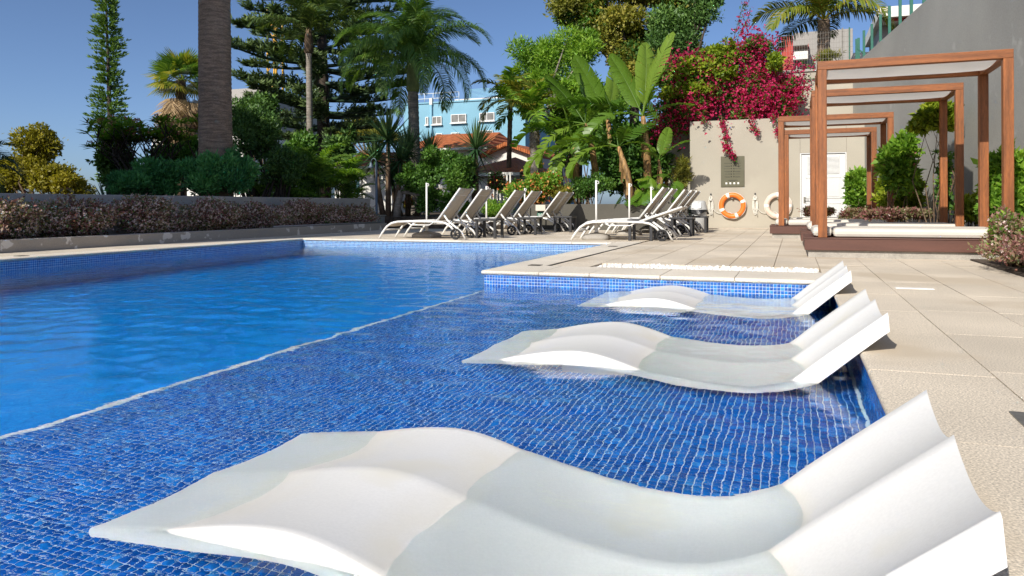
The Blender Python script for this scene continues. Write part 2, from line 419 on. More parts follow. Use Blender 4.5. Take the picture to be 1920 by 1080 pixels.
PITCH, TW, TZ = .0254, .0226, .0022
def tile_block(P, ax, ay, an):
    """P: centres (n,3); ax, ay, an: in-plane and outward axes -> verts, quads"""
    n = len(P); ax, ay, an = (np.array(q, dtype=float) for q in (ax, ay, an))
    a = TW / 2; b = a - .0012
    loc = [(-a, -a, 0), (a, -a, 0), (a, a, 0), (-a, a, 0), (-b, -b, TZ), (b, -b, TZ), (b, b, TZ), (-b, b, TZ)]
    off = np.array([ax * p + ay * q + an * r for p, q, r in loc])
    V = (P[:, None, :] + off[None]).reshape(-1, 3)
    q = np.array([(4, 5, 6, 7), (0, 1, 5, 4), (1, 2, 6, 5), (2, 3, 7, 6), (3, 0, 4, 7)])
    Q = (np.arange(n)[:, None, None] * 8 + q[None]).reshape(-1, 4)
    return V, Q
def one_tile(name, ax, ay, an):
    V, Q = tile_block(np.zeros((1, 3)), ax, ay, an)
    return np_mesh(name, V, Q, M['tile_o'])
def tiling(P, ax, ay, an, pick, parent, name):
    """the tiles that show largest as single parts, the others joined"""
    keep = np.ones(len(P), dtype=bool); keep[pick] = False
    V, Q = tile_block(P[keep], ax, ay, an)
    t = np.repeat(rng.random(keep.sum()) ** .9, 5)
    o = link(name + '_bed', np_mesh(name + '_bed', V, Q, M['tile_j'], t), parent); tag(o, kind='stuff')

    if len(pick):
        me = one_tile(name, ax, ay, an)
        for p in P[pick]:
            q = link(name, me, parent, tuple(p))
nx = int((PX1 - QX) / PITCH); ny = int((QY - .45) / PITCH)
gx, gy = np.meshgrid(QX + .012 + PITCH * np.arange(nx), QY - .014 - PITCH * np.arange(ny))
P = np.stack([gx.ravel(), gy.ravel(), np.full(gx.size, FLOOR)], 1)
fx = P[:, 0] * CT + P[:, 1] * ST; fd = -P[:, 0] * ST + P[:, 1] * CT
uu = U0 + F * fx / fd; vv = V0 + F * (EYE - FLOOR) * .93 / fd
vis = (uu > 5) & (uu < 1500) & (vv < 1075) & (P[:, 0] < -1.36)
order = np.argsort(np.where(vis, fd, 1e9))[:300]
tiling(P, (1, 0, 0), (0, 1, 0), (0, 0, 1), order, pool_ob, 'floor_tile')
nx = int((PX1 - QX) / PITCH); nz = int((-.036 - FLOOR) / PITCH)
gx, gz = np.meshgrid(QX + .013 + PITCH * np.arange(nx), -.050 - PITCH * np.arange(nz))
P = np.stack([gx.ravel(), np.full(gx.size, QY), gz.ravel()], 1)
order = np.argsort(-P[:, 2] * 100 + np.abs(P[:, 0] + .9))[:300]
tiling(P, (1, 0, 0), (0, 0, 1), (0, -1, 0), order, pool_ob, 'wall_tile')
nyy = int((QY - .4) / PITCH)
gy, gz = np.meshgrid(QY - .014 - PITCH * np.arange(nyy), -.050 - PITCH * np.arange(nz))
P = np.stack([np.full(gy.size, PX1), gy.ravel(), gz.ravel()], 1)
order = np.argsort(np.where((P[:, 1] > 1.9) & (P[:, 1] < 3.2), -P[:, 2] * 100 + P[:, 1], 1e9))[:120]
tiling(P, (0, -1, 0), (0, 0, 1), (-1, 0, 0), order, pool_ob, 'side_tile')


# water: one rippled sheet, refracting
def water_mat():
    m, nt, nd, lk, bs = new_mat('pool_water')
    nd.remove(bs)
    gl = nd.new('ShaderNodeBsdfGlass'); gl.inputs['IOR'].default_value = 1.125; gl.inputs['Roughness'].default_value = 0.0
    gl.inputs['Color'].default_value = (.95, .992, 1.0, 1)
    co = nd.new('ShaderNodeNewGeometry').outputs['Position']
    mp = nd.new('ShaderNodeMapping'); mp.inputs['Scale'].default_value = (1.0, 1.5, 1.0); mp.inputs['Rotation'].default_value = (0, 0, .5); lk.new(co, mp.inputs[0])
    n = nd.new('ShaderNodeTexNoise'); n.inputs['Scale'].default_value = 17; n.inputs['Detail'].default_value = 3; n.inputs['Roughness'].default_value = .45; n.inputs['Distortion'].default_value = .6; lk.new(mp.outputs[0], n.inputs[0])
    b = nd.new('ShaderNodeBump'); b.inputs['Strength'].default_value = 1.0; b.inputs['Distance'].default_value = .0015; lk.new(n.outputs[0], b.inputs['Height']); lk.new(b.outputs[0], gl.inputs['Normal'])
    lk.new(gl.outputs[0], nd['Material Output'].inputs[0])
    return m
M['water'] = water_mat()
def waves(x, y):
    z = np.zeros_like(x); rs = np.random.default_rng(5)
    for k in range(70):
        lam = math.exp(rs.uniform(math.log(.08), math.log(.45)))
        th = rs.normal(1.2, .85); ph = rs.uniform(0, 6.28)
        kx, ky = math.cos(th) * 6.283 / lam, math.sin(th) * 6.283 / lam
        env = .55 + .45 * np.sin(x * rs.uniform(.4, 1.6) + y * rs.uniform(.4, 1.6) + rs.uniform(0, 6.28))
        z += env * lam ** .85 * .00135 * np.sin(kx * x + ky * y + ph)
    calm = np.clip((x + 3.2) / 2.6, 0, 1) * np.clip((4.2 - y) / 2.2, 0, 1)
    return z * (1.05 - .40 * calm)
STEP = .021
xs = np.arange(PX0 - .004, PX1 + .004 + STEP, STEP); ys = np.arange(PY0 - .004, PY1 + .004 + STEP, STEP)
gx, gy = np.meshgrid(xs, ys)
V = np.stack([gx.ravel(), gy.ravel(), (WATER + waves(gx, gy)).ravel()], 1)
i, j = np.meshgrid(np.arange(len(xs) - 1), np.arange(len(ys) - 1))
ok = ~((gx[:-1, :-1] > QX + .01) & (gy[:-1, :-1] > QY + .004))
a = (j * len(xs) + i)[ok]
Q = np.stack([a, a + 1, a + 1 + len(xs), a + len(xs)], 1)
used = np.zeros(len(V), dtype=bool); used[Q.ravel()] = True
mp_ = np.cumsum(used) - 1
water = link('pool_water', np_mesh('pool_water', V[used], mp_[Q], M['water'], smooth=True))
tag(water, kind='structure')


# deck: mortar bed that carries paving slabs and coping stones
bed = MB()
for x0, x1, y0, y1 in [(QX + .006, 1.60, QY + .006, 19.1), (PX1 + .006, 1.60, -2.9, QY + .005), (-9.0, QX + .005, PY1 + .006, 16.6), (-9.0, PX0 - .006, -2.9, PY1 + .005), (PX0, PX1, -2.9, PY0 - .006)]:
    bed.box(x0, x1, y0, y1, -.25, -.037)
deck = bed.build('deck', M['mortar']); tag(deck, kind='structure')
slab_cache = {}
def slab(x0, x1, y0, y1, name='paving_slab', m='deck', gap=.0026):
    w, l = round(x1 - x0, 4), round(y1 - y0, 4)
    if w < .03 or l < .03: return
    key = (name, w, l)
    if key not in slab_cache:
        b = MB(); b.box(gap, w - gap, gap, l - gap, -.0365, 0, .0016); slab_cache[key] = b.mesh(name, M[m], False)
    return link(name, slab_cache[key], deck, (x0, y0, rnd.uniform(-.0012, .0004)))
def coping(x0, x1, y0, y1, nose):
    """coping stone with a rounded nose on one side: 'x-','x+','y-','y+'"""
    w, l = round(x1 - x0, 4), round(y1 - y0, 4); key = ('coping', w, l, nose)
    if key not in slab_cache:
        W, L = (w, l) if nose[0] == 'x' else (l, w)
        pr = [(W, -.0365), (W, -.002), (W - .003, 0)] + [(.016 - .016 * math.sin(t), -.0165 + .0165 * math.cos(t)) for t in [k * math.pi / 8 for k in range(0, 9)]]
        pr = [(max(a, 0), b) for a, b in pr][:-1] + [(.016, -.0345), (.03, -.0365)]
        b = MB(); b.prism(pr, .003, L - .003)
        def tr(p):
            a, t, z = p
            if nose == 'x-': return (a, t, z)
            if nose == 'x+': return (w - a, t, z)
            if nose == 'y-': return (t, a, z)
            return (t, l - a, z)
        b.v = [tr(p) for p in b.v]; slab_cache[key] = b.mesh('coping_stone', M['deck'] if nose == 'x-' and x0 > 0 else M['coping'])
    return link('coping_stone', slab_cache[key], deck, (x0, y0, rnd.uniform(-.001, .0003)))
def spans(a, b, step):
    n = max(1, round((b - a) / step)); return [(a + (b - a) * k / n, a + (b - a) * (k + 1) / n) for k in range(n)]
# copings round the pool
for x0, x1 in [(-2.50, -1.98), (-1.98, -1.55), (-1.55, -.98), (-.98, -.42), (-.42, .232)]: coping(x0, x1, 5.87, 6.53, 'y-')
for y0, y1 in spans(6.53, 11.14, .58): coping(-2.52, -2.135, y0, y1, 'x-')
for x0, x1 in spans(-7.95, -2.52, .58): coping(x0, x1, 10.81, 11.14, 'y-')
for y0, y1 in spans(-2.6, 11.14, .58): coping(-8.30, -7.95, y0, y1, 'x+')
for y0, y1 in spans(-.35, 5.87, .78): coping(.232, .60, y0, y1, 'x-')
# drain slot beside the terrace edge, pebble trough
for y0, y1 in spans(6.53, 11.14, .9):
    b = MB(); b.box(-2.131, -2.122, y0, y1, -.0366, -.004); b.box(-2.098, -2.089, y0, y1, -.0366, -.004); b.box(-2.122, -2.098, y0, y1, -.0366, -.028)
    b.build('drain_channel', M['drain'], deck)
cols = [-2.085, -1.72, -1.335, -.935, -.548, -.168, .21, .60, .965, 1.332, 1.62]
for k, (x0, x1) in enumerate(zip(cols[:-1], cols[1:])):
    if x1 <= .22:
        ys_ = [(6.53, 6.99)] if x1 < -1.7 else []
        ys_ += [(6.99 + .77 * q, 6.99 + .77 * (q + 1)) for q in range(16)]
    elif x1 < .61:
        ys_ = [(5.87 + .77 * q, 5.87 + .77 * (q + 1)) for q in range(18)]
    else:
        ys_ = [(-1.0 + .77 * q, -1.0 + .77 * (q + 1)) for q in range(27)]
    for y0, y1 in ys_: slab(x0, x1, y0, min(y1, 18.97))
for x0, x1 in spans(-8.95, -2.14, .40):
    for y0, y1 in spans(11.14, 16.38, .75): slab(x0, x1, y0, y1)
for y0, y1 in spans(-2.6, 11.14, .75): slab(-8.95, -8.30, y0, y1)
# small drain covers, a white light strip and a steel cover let into the deck
for u, v in [(1009, 497.6), (1153, 462)]:
    p = on_z(u, v); b = MB(); b.box(-.055, .055, -.055, .055, -.003, .003); o = b.build('drain_cover', M['drain'], None, (p.x - .03, p.y, .001))
    tag(o, 'small dark drain cover in the coping ' + ('near the terrace corner' if u < 1100 else 'at the far end of the slot drain'), 'drain cover')
p = on_z(40, 480)
o = MB().box(-.06, .06, -.05, .05, -.003, .003).build('drain_cover', M['drain'], None, (p.x, p.y, .001)); tag(o, 'small dark drain cover in the pool edge paving at the left', 'drain cover')
o = MB().box(.625, .85, 5.47, 5.53, -.003, .004, .002).build('light_strip', M['white_band']); tag(o, 'flat white strip let into the paving right of the loungers', 'strip')
o = MB().box(.53, .70, 2.17, 2.31, -.003, .004, .002).build('floor_cover', M['metal']); tag(o, 'dark metal floor cover in the paving at the right edge', 'floor cover')
# white pebbles in the trough
b = MB(); ico = bmesh.new(); bmesh.ops.create_icosphere(ico, subdivisions=1, radius=1); ico.verts.index_update()
iv = [q.co.copy() for q in ico.verts]; jf = [tuple(q.index for q in f.verts) for f in ico.faces]; ico.free()
for k in range(1150):
    x = rnd.uniform(-1.68, .19); y = rnd.uniform(6.56, 6.96); s = rnd.uniform(.012, .026)
    h = -.03 + rnd.uniform(0, .022)
    e = Euler((rnd.uniform(0, 3), rnd.uniform(0, 3), rnd.uniform(0, 3))).to_matrix()
    sc = (s * rnd.uniform(.8, 1.3), s * rnd.uniform(.7, 1.1), s * rnd.uniform(.5, .8))
    b.add([e @ Vector((q.x * sc[0], q.y * sc[1], q.z * sc[2])) * rnd.uniform(.92, 1.08) + Vector((x, y, h)) for q in iv], jf, True)
o = b.build('pebble_bed', M['pebble'], fix=False); tag(o, 'white pebbles filling the trough beside the terrace paving', 'pebbles', kind='stuff')

# soil of the planting beds
b = MB()
b.box(-9.9, -8.96, -2.9, 15.4, -.1, .11); o = b.build('planter_soil', M['soil']); tag(o, kind='structure')
o = MB().box(1.625, 6, 2, 19.0, -.085, .012).build('bed_soil', M['soil']); tag(o, kind='structure')
o = MB().box(-30, -10.12, 3, 60, -.085, .30).build('garden_soil', M['soil']); tag(o, kind='structure')
o = MB().box(-10.1, -2.2, 16.62, 60, -.085, .28).build('back_garden_soil', M['soil']); tag(o, kind='structure')

# ------------------------------------------------------------------ walls
o = MB().box(-9.12, -8.955, -2.9, 15.4, -.08, .158, .008).build('planter_kerb_wall', M['peel_wall']); tag(o, 'low grey planter wall with peeling paint along the pool', 'wall')
o = MB().tube([(-9.03, 11.4, .178), (-9.03, 13, .178), (-9.02, 15.2, .18)], .018, 8).build('pipe', M['pipe']); tag(o, 'grey pipe lying on the low planter wall', 'pipe')
b = MB().box(-10.12, -9.95, -2.9, 16.3, -.08, .745, .008); o = b.build('garden_wall', M['left_wall']); tag(o, 'long grey garden wall behind the pink flowering hedge', 'wall')
lw = empty('boundary_wall', (-4, 16.5, 0)); tag(lw, 'dark grey low wall behind the sun loungers and bananas', 'wall')
MB().box(-1.78, 1.85, -.1, .08, -.08, .585, .006).build('wall', M['dark_wall'], lw)
MB().box(-1.95, -1.72, -.14, .10, -.08, .60, .006).build('pier', M['dark_wall'], lw)
o = MB().box(-.15, .09, -.03, .02, -.07, .07, .01).build('light_box', M['coping'], None, (-5.42, 16.33, .50)); tag(o, 'beige wall box above the green sign on the low wall', 'wall box')
sg = empty('safety_sign', (-5.44, 16.385, .34)); tag(sg, 'small green sign with white symbols on the low wall', 'sign')
MB().box(-.11, .11, -.006, .006, -.055, .055).build('panel', M['sign_green'], sg)
b = MB()
b.bar((-.085, -.0075, .028), (-.045, -.0075, -.02), .003, .012); b.bar((-.045, -.0075, -.02), (0, -.0075, .032), .003, .012); b.bar((-.088, -.0075, -.03), (-.05, -.0075, .03), .003, .008)
b.lathe([(.0001, -.001), (.009, -.001), (.009, .001), (.0001, .001)], 10, (.055, -.008, .030), 'y'); b.bar((.052, -.0075, .02), (.045, -.0075, -.012), .003, .014)
b.bar((.045, -.0075, -.01), (.075, -.0075, -.035), .003, .009); b.bar((.045, -.0075, -.01), (.022, -.0075, -.034), .003, .009); b.bar((.03, -.0075, .012), (.085, -.0075, .01), .003, .008)
b.build('symbols', M['sign_white'], sg)

# pool house with the louvred door
BY = 19.0
WP_X = on_y(1621.5, 330, BY).x
ph = empty('pool_house', (0, BY, 0)); tag(ph, 'beige rendered pool house wall with a white louvred door', 'building')
DX0, DX1, DZ, HX0, HX1, HZ = on_y(1503, 300, BY).x, on_y(1585, 300, BY).x, on_y(1540, 288, BY).z, on_y(1294, 300, BY).x, WP_X + .25, on_y(1300, 228, BY).z
MB().box(HX0, DX0 - .03, 0, 1.2, -.08, HZ, .006).build('wall', M['back_wall'], ph)
MB().box(DX1 + .03, HX1, 0, 1.2, -.08, HZ, .006).build('wall', M['back_wall'], ph)
MB().box(DX0 - .027, DX1 + .027, .002, 1.2, DZ + .025, HZ - .002).build('wall_above_door', M['back_wall'], ph)
dr = empty('door', ((DX0 + DX1) / 2, .03, 0), 0, ph); dr.scale = ((DX1 - DX0) / .84, 1, DZ / 1.64)
MB().box(-.42, .42, .0, .04, .0, 1.64, .004).build('door_leaf', M['door_white'], dr)
b = MB(); b.box(-.447, -.423, -.032, .04, -.02, 1.66); b.box(.423, .447, -.032, .04, -.02, 1.66); b.box(-.423, .423, -.032, .04, 1.643, 1.66); b.build('door_frame', M['door_white'], dr)
for k in range(15):
    z = 1.20 + k * .026; b = MB()
    b.add([(-.31, -.018, z), (.31, -.018, z), (.31, -.002, z + .02), (-.31, -.002, z + .02), (-.31, -.004, z - .002), (.31, -.004, z - .002)], [(0, 1, 2, 3), (0, 4, 5, 1)]); b.build('louvre_slat', M['door_white'], dr)
for z0, z1 in [(.66, 1.12), (.06, .55)]:
    b = MB()
    for x0, x1, c0, c1 in [(-.34, .34, z0, z0 + .012), (-.34, .34, z1 - .012, z1), (-.34, -.328, z0, z1), (.328, .34, z0, z1)]: b.box(x0, x1, -.014, .001, c0, c1)
    b.box(-.31, .31, -.010, .001, z0 + .03, z1 - .03, .004); b.build('door_panel', M['door_white'], dr)
b = MB(); b.tube([(-.36, 0, .62), (-.36, -.05, .62), (-.27, -.05, .62)], .009, 8); b.box(-.38, -.34, -.006, .001, .55, .69); b.build('door_handle', M['metal'], dr)
# upper terrace behind it
tw = empty('terrace_wall', (0, BY + 1.2, 0)); tag(tw, 'pale rendered terrace wall high behind the bougainvillea', 'wall')
TZ_ = on_y(1490, 131, BY + 1.3).z
MB().box(-3.2, 1.6, .12, .4, 0, TZ_ - .07, .01).build('wall', M['back_wall'], tw)
MB().box(-3.25, 1.6, .08, .44, TZ_ - .068, TZ_, .01).build('wall_cap', M['base_grey'], tw)
MB().box(-3.2, 14, .45, 14, 3.3, TZ_ - .2).build('terrace_ground', M['soil'], tw)
# tall sloping wall on the right
WP, WD = Vector((on_y(1621.5, 330, BY).x, BY, 0)), Vector((.116, -.993, 0)).normalized()
WN = Vector((-WD.y * -1, WD.x * -1, 0)); WN = Vector((-.993, -.116, 0)).normalized()
def wall_sz(u, v):
    p = on_wall(u, v, WP, WN); return ((p - WP).dot(WD), p.z)
s1, z1 = wall_sz(1642, 106); s2, z2 = wall_sz(1757, 0)
sl = (z2 - z1) / (s2 - s1)
s3 = s1 + (TZ_ - z1) / sl
s4 = 17.5
def wp(s, z, off=0.0):
    q = WP + WD * s - WN * off; return (q.x, q.y, z)
b = MB(); pts = [(-1.6, -.08), (s4, -.08), (s4, z2 + sl * (s4 - s2)), (s3, TZ_), (-1.6, TZ_)]
n = len(pts); b.add([wp(s, z) for s, z in pts] + [wp(s, z, .3) for s, z in pts], [tuple(range(n)), tuple(range(2 * n - 1, n - 1, -1))] + [(i, i + n, (i + 1) % n + n, (i + 1) % n) for i in range(n)])
o = b.build('sloping_wall', M['grey_wall']); tag(o, 'tall grey rendered wall with a sloping top behind the daybeds', 'wall')

# ================================================================== THINGS
# ------------------------------------------------------------------ moulded loungers standing in the shallow water
LW = .87
PROF = [(-1.41, -.185), (-1.30, -.150), (-1.15, -.112), (-1.0, -.082), (-.88, -.070), (-.78, -.078), (-.65, -.112), (-.5, -.165), (-.38, -.198), (-.25, -.212), (-.14, -.200), (-.06, -.163), (0.0, -.118), (.08, -.048), (.18, .034), (.27, .106), (.325, .150)]
def prof(x):
    k = 0
    while k < len(PROF) - 2 and x > PROF[k + 1][0]: k += 1
    p0, p1, p2, p3 = (PROF[max(0, min(len(PROF) - 1, k + d))] for d in (-1, 0, 1, 2))
    t = (x - p1[0]) / (p2[0] - p1[0])
    m1 = (p2[1] - p0[1]) / (p2[0] - p0[0]) * (p2[0] - p1[0]); m2 = (p3[1] - p1[1]) / (p3[0] - p1[0]) * (p2[0] - p1[0])
    return (2 * t**3 - 3 * t**2 + 1) * p1[1] + (t**3 - 2 * t**2 + t) * m1 + (-2 * t**3 + 3 * t**2) * p2[1] + (t**3 - t**2) * m2
def chan(x):      # depth of the two hollows across the lounger
    if x < -.62: return .010
    if x < -.3: return .010 + .016 * (x + .62) / .32
    if x < 0: return .026 + .012 * (x + .3) / .3
    return .038
def lounger_shell():
    NX, NT = 84, 36
    xs_ = [-1.41 + (1.41 + .325) * k / NX for k in range(NX + 1)]
    rings = []
    for x in xs_:
        z = prof(x); dz = (prof(min(x + .01, .325)) - prof(max(x - .01, -1.41))) / (min(x + .01, .325) - max(x - .01, -1.41))
        nrm = math.sqrt(1 + dz * dz); tx, tz = 1 / nrm, dz / nrm; nxx, nzz = -tz, tx
        ss = lambda a: max(0., min(1., a))
        th = .026 + .040 * ss((x + 1.41) / .35) 
        ring = []
        ed = .012
        top = []
        for k in range(NT + 1):
            t = k / NT; y = ed + (LW - 2 * ed) * t
            c = -chan(x) * abs(math.sin(2 * math.pi * t)) ** .85
            top.append((y, c))
        low = [(LW, -.010), (LW, -th)] 
        loop = [(0, -th), (0, -.010), (.004, -.003)] + top + [(LW - .004, -.003), (LW, -.010), (LW, -th), (LW - .03, -th - .004)] + [(LW * .5, -th - .004 - chan(x) * .3)] + [(.03, -th - .004)]
        end = 1.0
        for y, h in loop:
            # the outline narrows a little at the foot
            f = 1 - .035 * ss((-1.15 - x) / .26) ** 2
            yy_ = LW / 2 + (y - LW / 2) * f
            hx = nxx * h
            if x > .1: hx *= 1 - .85 * ss((x - .1) / .2)       # upright cut at the head end
            ring.append((x + hx, yy_, z + (nzz * h if x <= .1 else (nzz * h) * (1 - ss((x - .1) / .2)) + h * ss((x - .1) / .2) * 1.05)))
        rings.append(ring)
    n = len(rings[0]); b = MB()
    b.add([p for r in rings for p in r], [(i * n + k, (i + 1) * n + k, (i + 1) * n + (k + 1) % n, i * n + (k + 1) % n) for i in range(NX) for k in range(n)], True)
    b.f += [tuple(range(n)), tuple(NX * n + k for k in range(n - 1, -1, -1))]; b.sm += [False, False]
    me = b.mesh('shell', M['white_resin']); me.set_sharp_from_angle(angle=R(48))
    return me
shell_me = lounger_shell()
foot_mes = []
for x0, x1 in [(-1.02, -.70), (-.36, -.02)]:
    b = MB(); n_ = 8; top = [(x0 + (x1 - x0) * k / n_, prof(x0 + (x1 - x0) * k / n_) - .085) for k in range(n_ + 1)]
    b.prism([(x0 + .02, FLOOR + .003), (x1 - .02, FLOOR + .003)] + top[::-1], .26, LW - .26); foot_mes.append(b.mesh('foot_block', M['white_resin']))

for y0, rz, lab in [(1.085, 0.0, 'white moulded pool lounger nearest the camera, filling the foreground'),
                    (3.07, .006, 'white moulded pool lounger in the middle of the row of three'),
                    (4.985, -.004, 'white moulded pool lounger farthest back, beside the tiled terrace wall')]:
    t = empty('pool_lounger', (0, y0, 0), rz)
    if y0 < 2: t.location = (-.067, 1.167, -.012); t.rotation_euler = (-.0134, 0, -.0318); t.scale = (1, .895, 1)
    tag(t, lab, 'pool lounger', 'white loungers standing in the shallow water')
    for nm, me in (('shell', shell_me), ('foot_block', foot_mes[0]), ('foot_block', foot_mes[1])):
        o = link(nm, me, t)

# ------------------------------------------------------------------ daybeds with a canopy
def daybed(x0, y0, x1, dep, top, lab, mlab, extra=.12):
    t = empty('canopy_daybed', (x0, y0, 0)); tag(t, lab, 'daybed', 'canopy daybeds along the wall')
    W = x1 - x0; D = dep; s = .088; B0, B1 = .075, .205
    MB().box(-.10, W + .10, .03, D + .16, -.003, B0 - .002).build('plinth', M['base_grey'], t)
    MB().box(-.135, W + .12, -.005, .028, B0, B1 - .012, .004).build('front_board', M['brown_board'], t)
    MB().box(-.135, W + .12, D + .13, D + .165, B0, B1 - .012, .004).build('rear_board', M['brown_board'], t)
    MB().box(-.135, -.102, .030, D + .128, B0, B1 - .012, .004).build('side_board', M['brown_board'], t)
    MB().box(W + .087, W + .12, .030, D + .128, B0, B1 - .012, .004).build('side_board', M['brown_board'], t)
    n = 8
    for k in range(n):
        ya = -.012 + (D + .185) * k / n; yb = -.012 + (D + .185) * (k + 1) / n - .005
        MB().box(-.142, W + .127, ya, yb, B1 - .0105, B1, .003).build('platform_plank', M['brown_board'], t)
    for px in (0, W - s):
        for py in (.06, D - s + .06):
            MB().box(px, px + s, py, py + s, B1 + .001, top - s - .001, .004).build('post', M['wood_v'], t)
    MB().box(0, W, .06, .06 + s, top - s, top, .004).build('front_rail', M['wood_h'], t)
    MB().box(0, W, D - s + .06, D + .06, top - s, top, .004).build('rear_rail', M['wood_h'], t)
    for px in (.002, W - s - .002):
        MB().box(px, px + s, .062 + s, D - s + .058, top - s + .002, top - .002, .004).build('side_rail', M['wood_d'], t)
    y_a, y_b = .06 + s * .2, D + .06 - s * .2
    sag = .075
    def f(u_, v_):
        y = y_a + (y_b - y_a) * v_; x = s * .6 + (W - 1.2 * s) * u_
        e = math.sin(math.pi * v_) ; w = .62 + .38 * math.sin(math.pi * u_)
        return (x, y, top - .03 - sag * e * w - .006 * math.sin(u_ * 9) * e)
    b = MB(); b.grid(f, 24, 16); cv = b.build('canopy', M['canvas'], t)
    # mattress: a thing of its own lying on the planks
    m = empty('mattress', (x0, y0, B1)); tag(m, mlab, 'mattress', 'cream mattresses on the daybeds')
    b = MB(); b.box(s + .06, W - .02, .11, D + .02, .002, .098, .035); b.build('pad', M['mattress'], m)
    b = MB(); b.box(-.055, s + .055, s + .075, D - s + .03, .002, .11, .045); b.build('bolster', M['mattress'], m)
    return t
daybed(.242, 8.44, 2.005, 1.09, 2.06, 'largest and nearest wooden canopy daybed on brown boards beside the flowering bush', 'cream mattress on the nearest daybed')
daybed(.226, 10.56, 1.975, 1.14, 2.06, 'second wooden canopy daybed, standing just behind the nearest one', 'cream mattress on the second daybed, mostly hidden behind the first')
daybed(-.235, 13.10, 1.485, 1.08, 2.015, 'third wooden canopy daybed, its left post in front of the pale life ring', 'cream mattress on the third daybed, below the pale life ring')
daybed(-.175, 15.20, 1.44, 1.04, 1.985, 'farthest wooden canopy daybed, in front of the white louvred door', 'cream mattress on the farthest daybed before the louvred door')

# ------------------------------------------------------------------ sun loungers on wheels
def sun_lounger(back_deg=52, name='sun_lounger'):
    t = empty(name); W = .56; r = .019
    rail = [(0, 0.0), (.07, .11), (.15, .205), (.24, .262), (.36, .288), (.6, .297), (.9, .295), (1.15, .288), (1.26, .266), (1.35, .212), (1.43, .12)]
    for y in (0, W): MB().tube([(x, y, z + .0) for x, z in rail], r, 8).build('side_rail', M['white_metal'], t)
    for x, z in [(.1, .15), (.62, .28), (1.0, .275)]: MB().tube([(x, r, z), (x, W - r, z)], .013, 6).build('cross_bar', M['white_metal'], t)
    for y in (.01, W - .01): MB().tube([(.55, y, .27), (.62, y, .235), (.95, y, .235), (1.02, y, .27)], .010, 6).build('grab_bar', M['white_metal'], t)
    b = MB(); sx = [(x, z) for x, z in rail if .14 <= x <= 1.16]
    def f(u_, v_):
        k = u_ * (len(sx) - 1); i = min(int(k), len(sx) - 2); q = k - i
        x = sx[i][0] * (1 - q) + sx[i + 1][0] * q; z = sx[i][1] * (1 - q) + sx[i + 1][1] * q
        return (x, .006 + (W - .012) * v_, z + .012 - .012 * math.sin(math.pi * v_))
    b.grid(f, 16, 6); o = b.build('seat_sling', M['sling'], t); o.modifiers.new('thick', 'SOLIDIFY').thickness = .004
    a = R(back_deg); p0 = Vector((1.10, 0, .300)); d = Vector((math.cos(a), 0, math.sin(a))); L = .69
    for y in (0.0, W):
        q = [p0 + d * (L * k) + Vector((0, y, 0)) for k in (0, .5, 1)]; MB().tube(q, .018, 8).build('back_rail', M['white_metal'], t)
    n_ = Vector((-d.z, 0, d.x))
    def f2(u_, v_):
        q = p0 + d * (L * (.01 + .985 * u_)); y = .012 + (W - .024) * v_
        return tuple(q + Vector((0, y, 0)) + n_ * (.010 - .020 * math.sin(math.pi * v_) * (.4 + .6 * u_)))
    b = MB(); b.grid(f2, 10, 6); o = b.build('back_sling', M['sling'], t); o.modifiers.new('thick', 'SOLIDIFY').thickness = .005
    q = p0 + d * (L * .80); b = MB(); b.tube([q + n_ * .0125 + Vector((0, .02, 0)), q - n_ * .012 + Vector((0, W / 2, 0)), q + n_ * .0125 + Vector((0, W - .02, 0))], .005, 5); b.build('seam', M['white_band'], t)
    for y in (.035, W - .035):
        hz = .43 if back_deg > 40 else .38
        MB().tube([(1.19, y, hz), (1.29, y, .30), (1.40, y, .22), (1.52, y, .13), (1.60, y, .012)], .017, 8).build('rear_leg', M['white_metal'], t)
    for y in (.035, W - .035):
        b = MB()
        for k in range(4): b.tube([(1.20 + .02 * k, y - .01, .42 - .035 * k), (1.225 + .02 * k, y - .01, .428 - .035 * k)], .006, 5)
        b.build('ratchet', M['white_metal'], t)
    for y in (-.028, W + .028):
        w = empty('wheel', (1.45, y, .092), 0, t)
        b = MB(); b.torus(.080, .013, axis='y', nu=28, nv=8, sq=1.5); b.build('tyre', M['tyre'], w)
        b = MB(); b.torus(.064, .006, axis='y', nu=24, nv=6, sq=2.0)
        b.lathe([(.0005, -.022), (.018, -.022), (.018, .022), (.0005, .022)], 12, axis='y')
        for k in range(6):
            c, s_ = math.cos(k * math.pi / 3 + .3), math.sin(k * math.pi / 3 + .3); b.bar((c * .015, 0, s_ * .015), (c * .064, 0, s_ * .064), .014, .012)
        b.build('hub', M['tyre'], w)
    MB().tube([(1.45, -.03, .092), (1.45, W + .03, .092)], .009, 6).build('axle', M['metal'], t)
    return t
def move(o, loc, rz=0):
    o.location = loc; o.rotation_euler = (0, 0, rz); return o
proto = sun_lounger(52)
spots = [(862, 11.14, 'first sun lounger of the left group, nearest the pool edge', 0.0), (902, 11.98, 'second sun lounger of the left group, behind the one nearest the pool', .01),
         (966, 13.1, 'third sun lounger of the left group, just left of the green sign', 0.0), (998, 13.95, 'fourth sun lounger of the left group, its backrest against the green sign', -.01),
         (1049, 15.0, 'fifth sun lounger of the left group, before the dark low wall', .012), (1061, 15.55, 'sixth and farthest sun lounger of the left group, by the dark wall', 0.0),
         (1243, 12.25, 'upright sun lounger of the right group with the tallest looking backrest', 0.0), (1260, 13.2, 'sun lounger of the right group, second of the upright backrests', .01),
         (1283, 14.3, 'sun lounger of the right group, third of the upright backrests', 0.0), (1296, 14.95, 'sun lounger of the right group, fourth of the upright backrests', 0.0), (1306, 15.6, 'sun lounger farthest right, its backrest beside the grey bin', -.008)]
first = True
